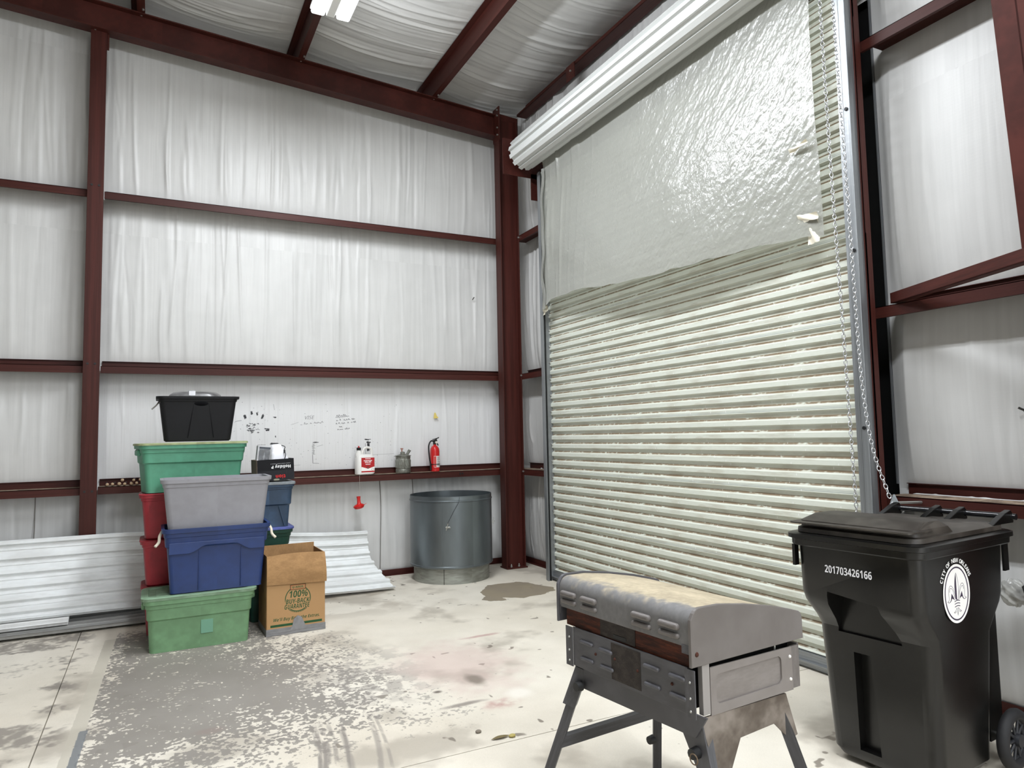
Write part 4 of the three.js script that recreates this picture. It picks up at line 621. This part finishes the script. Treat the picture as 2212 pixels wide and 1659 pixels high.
  for (const y of [0.667, 0.745]) part('rivet', new THREE.SphereGeometry(0.006, 10, 8).translate(0.486, y, -0.001), std('#e4e2dd', 0.3), endPanel); part('rest_pin', bar([0.43, 0.775, -0.02], [0.43, 0.80, -0.02], 0.004), BOLT, t);
  // stand: apron and folding legs
  part('apron', [extrude([[-0.02, 0.57], [-L + 0.13, 0.56], [-L + 0.10, 0.64], [0.03, 0.645]], 0.008).rotateY(-Math.PI / 2).translate(0.028, 0, 0)], DARK, t);
  const endPlate = (zz) => extrude([[0.03, 0.632], [0.46, 0.622], [0.515, 0.47], [0.472, 0.462], [0.392, 0.535], [0.215, 0.53], [0.16, 0.43], [0.095, 0.43]], 0.008).translate(0, 0, zz);
  const PLATE = std('#837d77', 0.6, { map: mottle(512, 160, 255, 6, 76, 16) });
  part('end_apron', endPlate(-0.012), PLATE, t); part('end_apron', extrude([[0.03, 0.632], [0.46, 0.622], [0.46, 0.55], [0.03, 0.55]], 0.008).translate(0, 0, -L + 0.10), DARK, t); part('corner_plate', extrude([[-0.10, 0.6], [0.0, 0.632], [0.045, 0.45], [0.0, 0.43]], 0.006).rotateY(-Math.PI / 2).translate(0.032, 0, 0), DARK, t);
  const LEG = std('#47474a', 0.45, { map: mottle(256, 200, 255, 4, 77, 3) });
  for (const [a, b] of [[[0.035, 0.615, -L + 0.10], [-0.105, 0.0, -L - 0.075]], [[0.44, 0.615, -L + 0.10], [0.58, 0.0, -L - 0.075]], [[0.075, 0.58, -0.035], [0.0, 0.0, 0.15]], [[0.45, 0.58, -0.035], [0.56, 0.0, 0.12]]]) part('leg', beamBox(a, b, 0.036, 0.036), LEG, t);
  part('leg_clamp', beamBox([0.033, 0.635, -L + 0.108], [-0.002, 0.49, -L + 0.065], 0.05, 0.05), LEG, t);
  part('crossbar', beamBox([-0.03, 0.335, -L + 0.02], [0.505, 0.335, -L + 0.02], 0.03, 0.04), LEG, t);
  const knob = (x, y, z) => part('knob', [new THREE.CylinderGeometry(0.017, 0.02, 0.026, 10).rotateZ(Math.PI / 2).translate(x, y, z)], BLACK, t); knob(-0.008, 0.575, -L + 0.13); knob(0.012, 0.525, -0.02); knob(0.50, 0.2, -L - 0.02); knob(0.46, 0.2, 0.1);
  const ring = (x, y, z) => part('pull_ring', new THREE.TorusGeometry(0.016, 0.0022, 6, 18).rotateY(Math.PI / 2).translate(x, y, z), std('#6a5a48', 0.5, { metalness: 0.5 }), t); ring(0.0, 0.565, -L + 0.085); ring(-0.012, 0.52, 0.0);
}

// ---------------------------------------------------------------- wheeled refuse cart
{
  const t = thing('refuse_cart', 'black wheeled refuse cart with a city seal and white serial number', 'refuse cart', [2.783, 0, -1.827], 0.09);
  const P = std('#121211', 0.28, { map: mottle(512, 170, 255, 5, 81, 4), bumpMap: bumpFine, bumpScale: 0.0002 }), LP = std('#4b4742', 0.45, { map: mottle(512, 150, 255, 4, 82, 10) });
  const ring = (y, x0, x1, z0, z1, r = 0.06) => ({ y, w: x1 - x0, d: z0 - z1, cx: (x0 + x1) / 2, cz: (z0 + z1) / 2, r });
  const shell = loft([ring(0.03, 0.17, 0.60, -0.07, -0.53), ring(0.06, 0.155, 0.62, -0.05, -0.55), ring(0.62, 0.14, 0.665, -0.035, -0.585), ring(0.66, 0.115, 0.69, -0.03, -0.59), ring(0.74, 0.045, 0.755, -0.025, -0.595), ring(0.78, 0.032, 0.765, -0.02, -0.60), ring(0.995, 0.028, 0.79, -0.02, -0.605), ring(1.0, 0.02, 0.80, -0.012, -0.61), ring(1.03, 0.018, 0.805, -0.008, -0.615)], 7, 0.5);
  // grab pocket and lower slot pressed into the front
  const ev = new Evaluator(); ev.useGroups = false; ev.attributes = ['position', 'normal'];
  const A = new Brush(mergeVertices(new THREE.BufferGeometry().setAttribute('position', shell.attributes.position), 1e-5)); A.geometry.computeVertexNormals(); A.updateMatrixWorld();
  const cutter = (pts, depth, y) => { const g = extrude(pts, depth); g.deleteAttribute('uv'); return g; };
  const cut1 = new Brush(mergeVertices(cutter([[0.17, 0.60], [0.47, 0.60], [0.445, 0.80], [0.21, 0.775]], 0.5).rotateY(Math.PI / 2).translate(-0.34, 0, 0))); cut1.geometry.computeVertexNormals(); cut1.updateMatrixWorld();
  const cut2 = new Brush(mergeVertices(cutter([[0.30, 0.08], [0.40, 0.08], [0.40, 0.52], [0.32, 0.52]], 0.5).rotateY(Math.PI / 2).translate(-0.30, 0, 0))); cut2.geometry.computeVertexNormals(); cut2.updateMatrixWorld();
  let B = ev.evaluate(A, cut1, SUBTRACTION); B.updateMatrixWorld(); B = ev.evaluate(B, cut2, SUBTRACTION);
  const body = toCreasedNormals(B.geometry, 0.5); planarUV(body); const bodyMesh = part('body', body, P, t);
  part('rim', loft([ring(1.0, 0.005, 0.83, 0.0, -0.625, 0.07), ring(1.005, 0.0, 0.836, 0.004, -0.63, 0.07), ring(1.03, -0.002, 0.838, 0.006, -0.632, 0.075), ring(1.035, -0.015, 0.85, 0.018, -0.645, 0.08), ring(1.055, -0.015, 0.85, 0.018, -0.645, 0.08), ring(1.06, 0.0, 0.835, 0.004, -0.63, 0.07), ring(1.06, 0.05, 0.8, -0.05, -0.58, 0.05)], 8, 0.5), P, t);
  part('rim_tab', span(0.02, 0.05, 0.90, 1.0, -0.612, -0.598), P, t); part('rim_tab', span(0.77, 0.815, 0.87, 1.0, -0.03, -0.02), P, t);
  // lid: shallow tray with a raised front wedge
  part('lid', [loft([ring(1.062, 0.02, 0.83, -0.02, -0.615, 0.08), ring(1.082, 0.022, 0.83, -0.022, -0.613, 0.08), ring(1.088, 0.04, 0.81, -0.04, -0.595, 0.07), ring(1.094, 0.09, 0.79, -0.07, -0.57, 0.06)], 7, 0.5), loft([ring(1.08, 0.05, 0.40, -0.035, -0.60, 0.05), ring(1.115, 0.05, 0.36, -0.04, -0.60, 0.05), ring(1.14, 0.13, 0.32, -0.06, -0.58, 0.05), ring(1.143, 0.16, 0.30, -0.08, -0.56, 0.04)], 6, 0.5), loft([ring(1.104, -0.005, 0.2, -0.03, -0.612, 0.03), ring(1.111, -0.005, 0.2, -0.03, -0.612, 0.03)], 5, 0.5)], LP, t);
  const hook = (z) => part('hinge_lug', extrude([[0.70, 1.085], [0.90, 1.085], [0.905, 1.12], [0.88, 1.14], [0.83, 1.13]], 0.022, 0.003).translate(0, 0, z), P, t); for (const z of [-0.585, -0.37, -0.255, -0.05]) hook(z);
  part('handle_bar', bar([0.885, 1.112, -0.61], [0.885, 1.112, -0.005], 0.015), std('#1a1a1c', 0.15), t);
  for (const z of [-0.075, -0.545]) part('back_rib', span(0.62, 0.74, 0.12, 0.70, z - 0.015, z + 0.015), P, t);
  const num = canvas(1024, 160, (g, W, H) => { g.clearRect(0, 0, W, H); g.fillStyle = '#e9e9ec'; g.font = 'bold 150px sans-serif'; g.textAlign = 'center'; g.fillText('201703426166', W / 2, 134, 990); });
  const numM = std('#ffffff', 0.5, { map: num, transparent: true }); numM.name = 'serial_print';
  part('serial_number', new THREE.PlaneGeometry(0.235, 0.050).rotateY(-Math.PI / 2).translate(0.0265, 0.906, -0.335), numM, bodyMesh);
  // oval seal
  const seal = canvas(768, 1024, (g, W, H) => {
    g.clearRect(0, 0, W, H); const cx = W / 2, cy = 570, a = 310, b = 425, INK = '#3b3246'; g.fillStyle = '#f6f5f2'; g.beginPath(); g.ellipse(cx, cy, a, b, 0, 0, 7); g.fill(); g.strokeStyle = INK; g.lineWidth = 22; g.beginPath(); g.ellipse(cx, cy, a - 45, b - 48, 0, 0, 7); g.stroke();
    g.fillStyle = '#f2f2f0'; g.font = 'bold 86px sans-serif'; g.textAlign = 'center'; const s = 'CITY OF NEW ORLEANS'; for (let i = 0; i < s.length; i++) { const q = Math.PI * (1.15 + 0.69 * i / (s.length - 1)); g.save(); g.translate(cx + (a + 26) * Math.cos(q), cy + (b + 26) * Math.sin(q)); g.rotate(Math.atan2(b * Math.cos(q), -a * Math.sin(q))); g.fillText(s[i], 0, 0); g.restore(); }
    g.strokeStyle = INK; g.fillStyle = INK; g.lineWidth = 7; const p = (d, fill) => { const q = new Path2D(d); fill ? g.fill(q) : g.stroke(q); };
    const pathDo = (pts, fill) => { g.beginPath(); g.moveTo(cx + pts[0][0], cy + pts[0][1]); for (let i = 1; i + 1 < pts.length; i += 2) g.quadraticCurveTo(cx + pts[i][0], cy + pts[i][1], cx + pts[i + 1][0], cy + pts[i + 1][1]); fill ? g.fill() : g.stroke(); };
    pathDo([[0, -300], [-70, -160], [-32, 80], [-30, 90], [0, 90], [0, 0], [0, -300]], true); pathDo([[0, -300], [70, -160], [32, 80], [30, 90], [0, 90]], false);
    for (const m of [-1, 1]) { pathDo([[m * 36, 80], [m * 60, -120], [m * 135, -130], [m * 195, -120], [m * 180, 40], [m * 180, 90], [m * 215, 90], [m * 170, 130], [m * 140, 70], [m * 125, 20], [m * 118, -10], [m * 80, 40], [m * 56, 90]], false); pathDo([[m * 56, 90], [m * 80, 30], [m * 118, -15], [m * 128, 40], [m * 150, 85], [m * 180, 120], [m * 205, 95], [m * 150, 130], [m * 118, 60], [m * 90, 60], [m * 56, 90]], true); pathDo([[m * 56, 60], [m * 80, -90], [m * 135, -95], [m * 160, -95], [m * 165, -40]], false); pathDo([[m * 20, 205], [m * 40, 250], [m * 85, 262], [m * 60, 285], [m * 30, 250]], false); }
    for (const y of [112, 150, 190]) { g.lineWidth = 12; g.beginPath(); g.moveTo(cx - 62, cy + y); g.quadraticCurveTo(cx, cy + y - 26, cx + 62, cy + y); g.stroke(); } g.lineWidth = 7; pathDo([[-12, 205], [-8, 270], [0, 310], [12, 270], [14, 205]], false);
  });
  const sealM = std('#ffffff', 0.45, { map: seal, transparent: true }); sealM.name = 'seal_print';
  part('city_seal', new THREE.PlaneGeometry(0.28, 0.30).translate(0.315, 0.846, -0.0175), sealM, bodyMesh);
  for (const z of [0.0, -0.62]) { const w = part('wheel', new THREE.TorusGeometry(0.108, 0.026, 10, 36), std('#1d1d1f', 0.7), t), HB = std('#2b2c30', 0.5); part('hub', new THREE.CylinderGeometry(0.028, 0.028, 0.06, 16).rotateX(Math.PI / 2), HB, w); part('spokes', [new THREE.TorusGeometry(0.082, 0.008, 6, 30), ...Array.from({ length: 10 }, (_, k) => { const a = k * Math.PI / 5; return bar([0.02 * Math.cos(a), 0.02 * Math.sin(a), 0.006], [0.085 * Math.cos(a), 0.085 * Math.sin(a), 0.006], 0.008, 0.006, 6); })], HB, w); w.position.set(0.70, 0.134, z); }
  part('axle', bar([0.70, 0.134, -0.63], [0.70, 0.134, 0.01], 0.012), BOLT, t);
}
{ // bar with a bag of clear film, stuck out from the frame column behind the cart
  const t = thing('wrapped_bar', 'short black bar wrapped in clear plastic film behind the refuse cart at the right edge', 'bar', [3.90, 0, -2.10]);
  part('bar', beamBox([0.05, 0.66, 0.0], [-0.19, 0.96, 0.42], 0.035, 0.035), BLACK, t);
  const g = new THREE.SphereGeometry(0.06, 40, 30).scale(1, 1.1, 1); const p = g.attributes.position; for (let i = 0; i < p.count; i++) { const k = 0.75 + 0.5 * fbm(p.getX(i) * 60 + 5, p.getY(i) * 60 + p.getZ(i) * 50, 3); p.setXYZ(i, p.getX(i) * k, p.getY(i) * k, p.getZ(i) * k); } g.computeVertexNormals();
  part('film_wrap', g.translate(0.0, 0.70, 0.03), std('#dcdcd8', 0.2, { transmission: 0.5, thickness: 0 }), t);
}
{ // litter on the floor
  single('dead_leaf', [grid((a, b) => [(a - 0.5) * 0.11, 0.004 + 0.012 * Math.sin(a * 3) * (1 - Math.abs(b - 0.5)), (b - 0.5) * 0.03 * Math.sin(Math.PI * a)], 12, 6)], std('#6b5f3c', 0.8), 'dried leaf lying on the pale floor left of the grill', 'leaf').position.set(1.6, 0, -3.34);
  single('dead_bug', new THREE.SphereGeometry(0.014, 10, 8).scale(1.4, 0.6, 1).translate(0, 0.008, 0), std('#a99a58', 0.6), 'small yellowish bug on the floor beside the dried leaf', 'bug').position.set(1.66, 0, -3.325);
  single('pebble', new THREE.IcosahedronGeometry(0.014, 1).scale(1.2, 0.6, 1).translate(0, 0.007, 0), std('#7d7468', 0.9), 'dark pebble on the pale floor left of the dried leaf', 'pebble').position.set(1.53, 0, -3.46);
}

renderer.render(scene, camera);
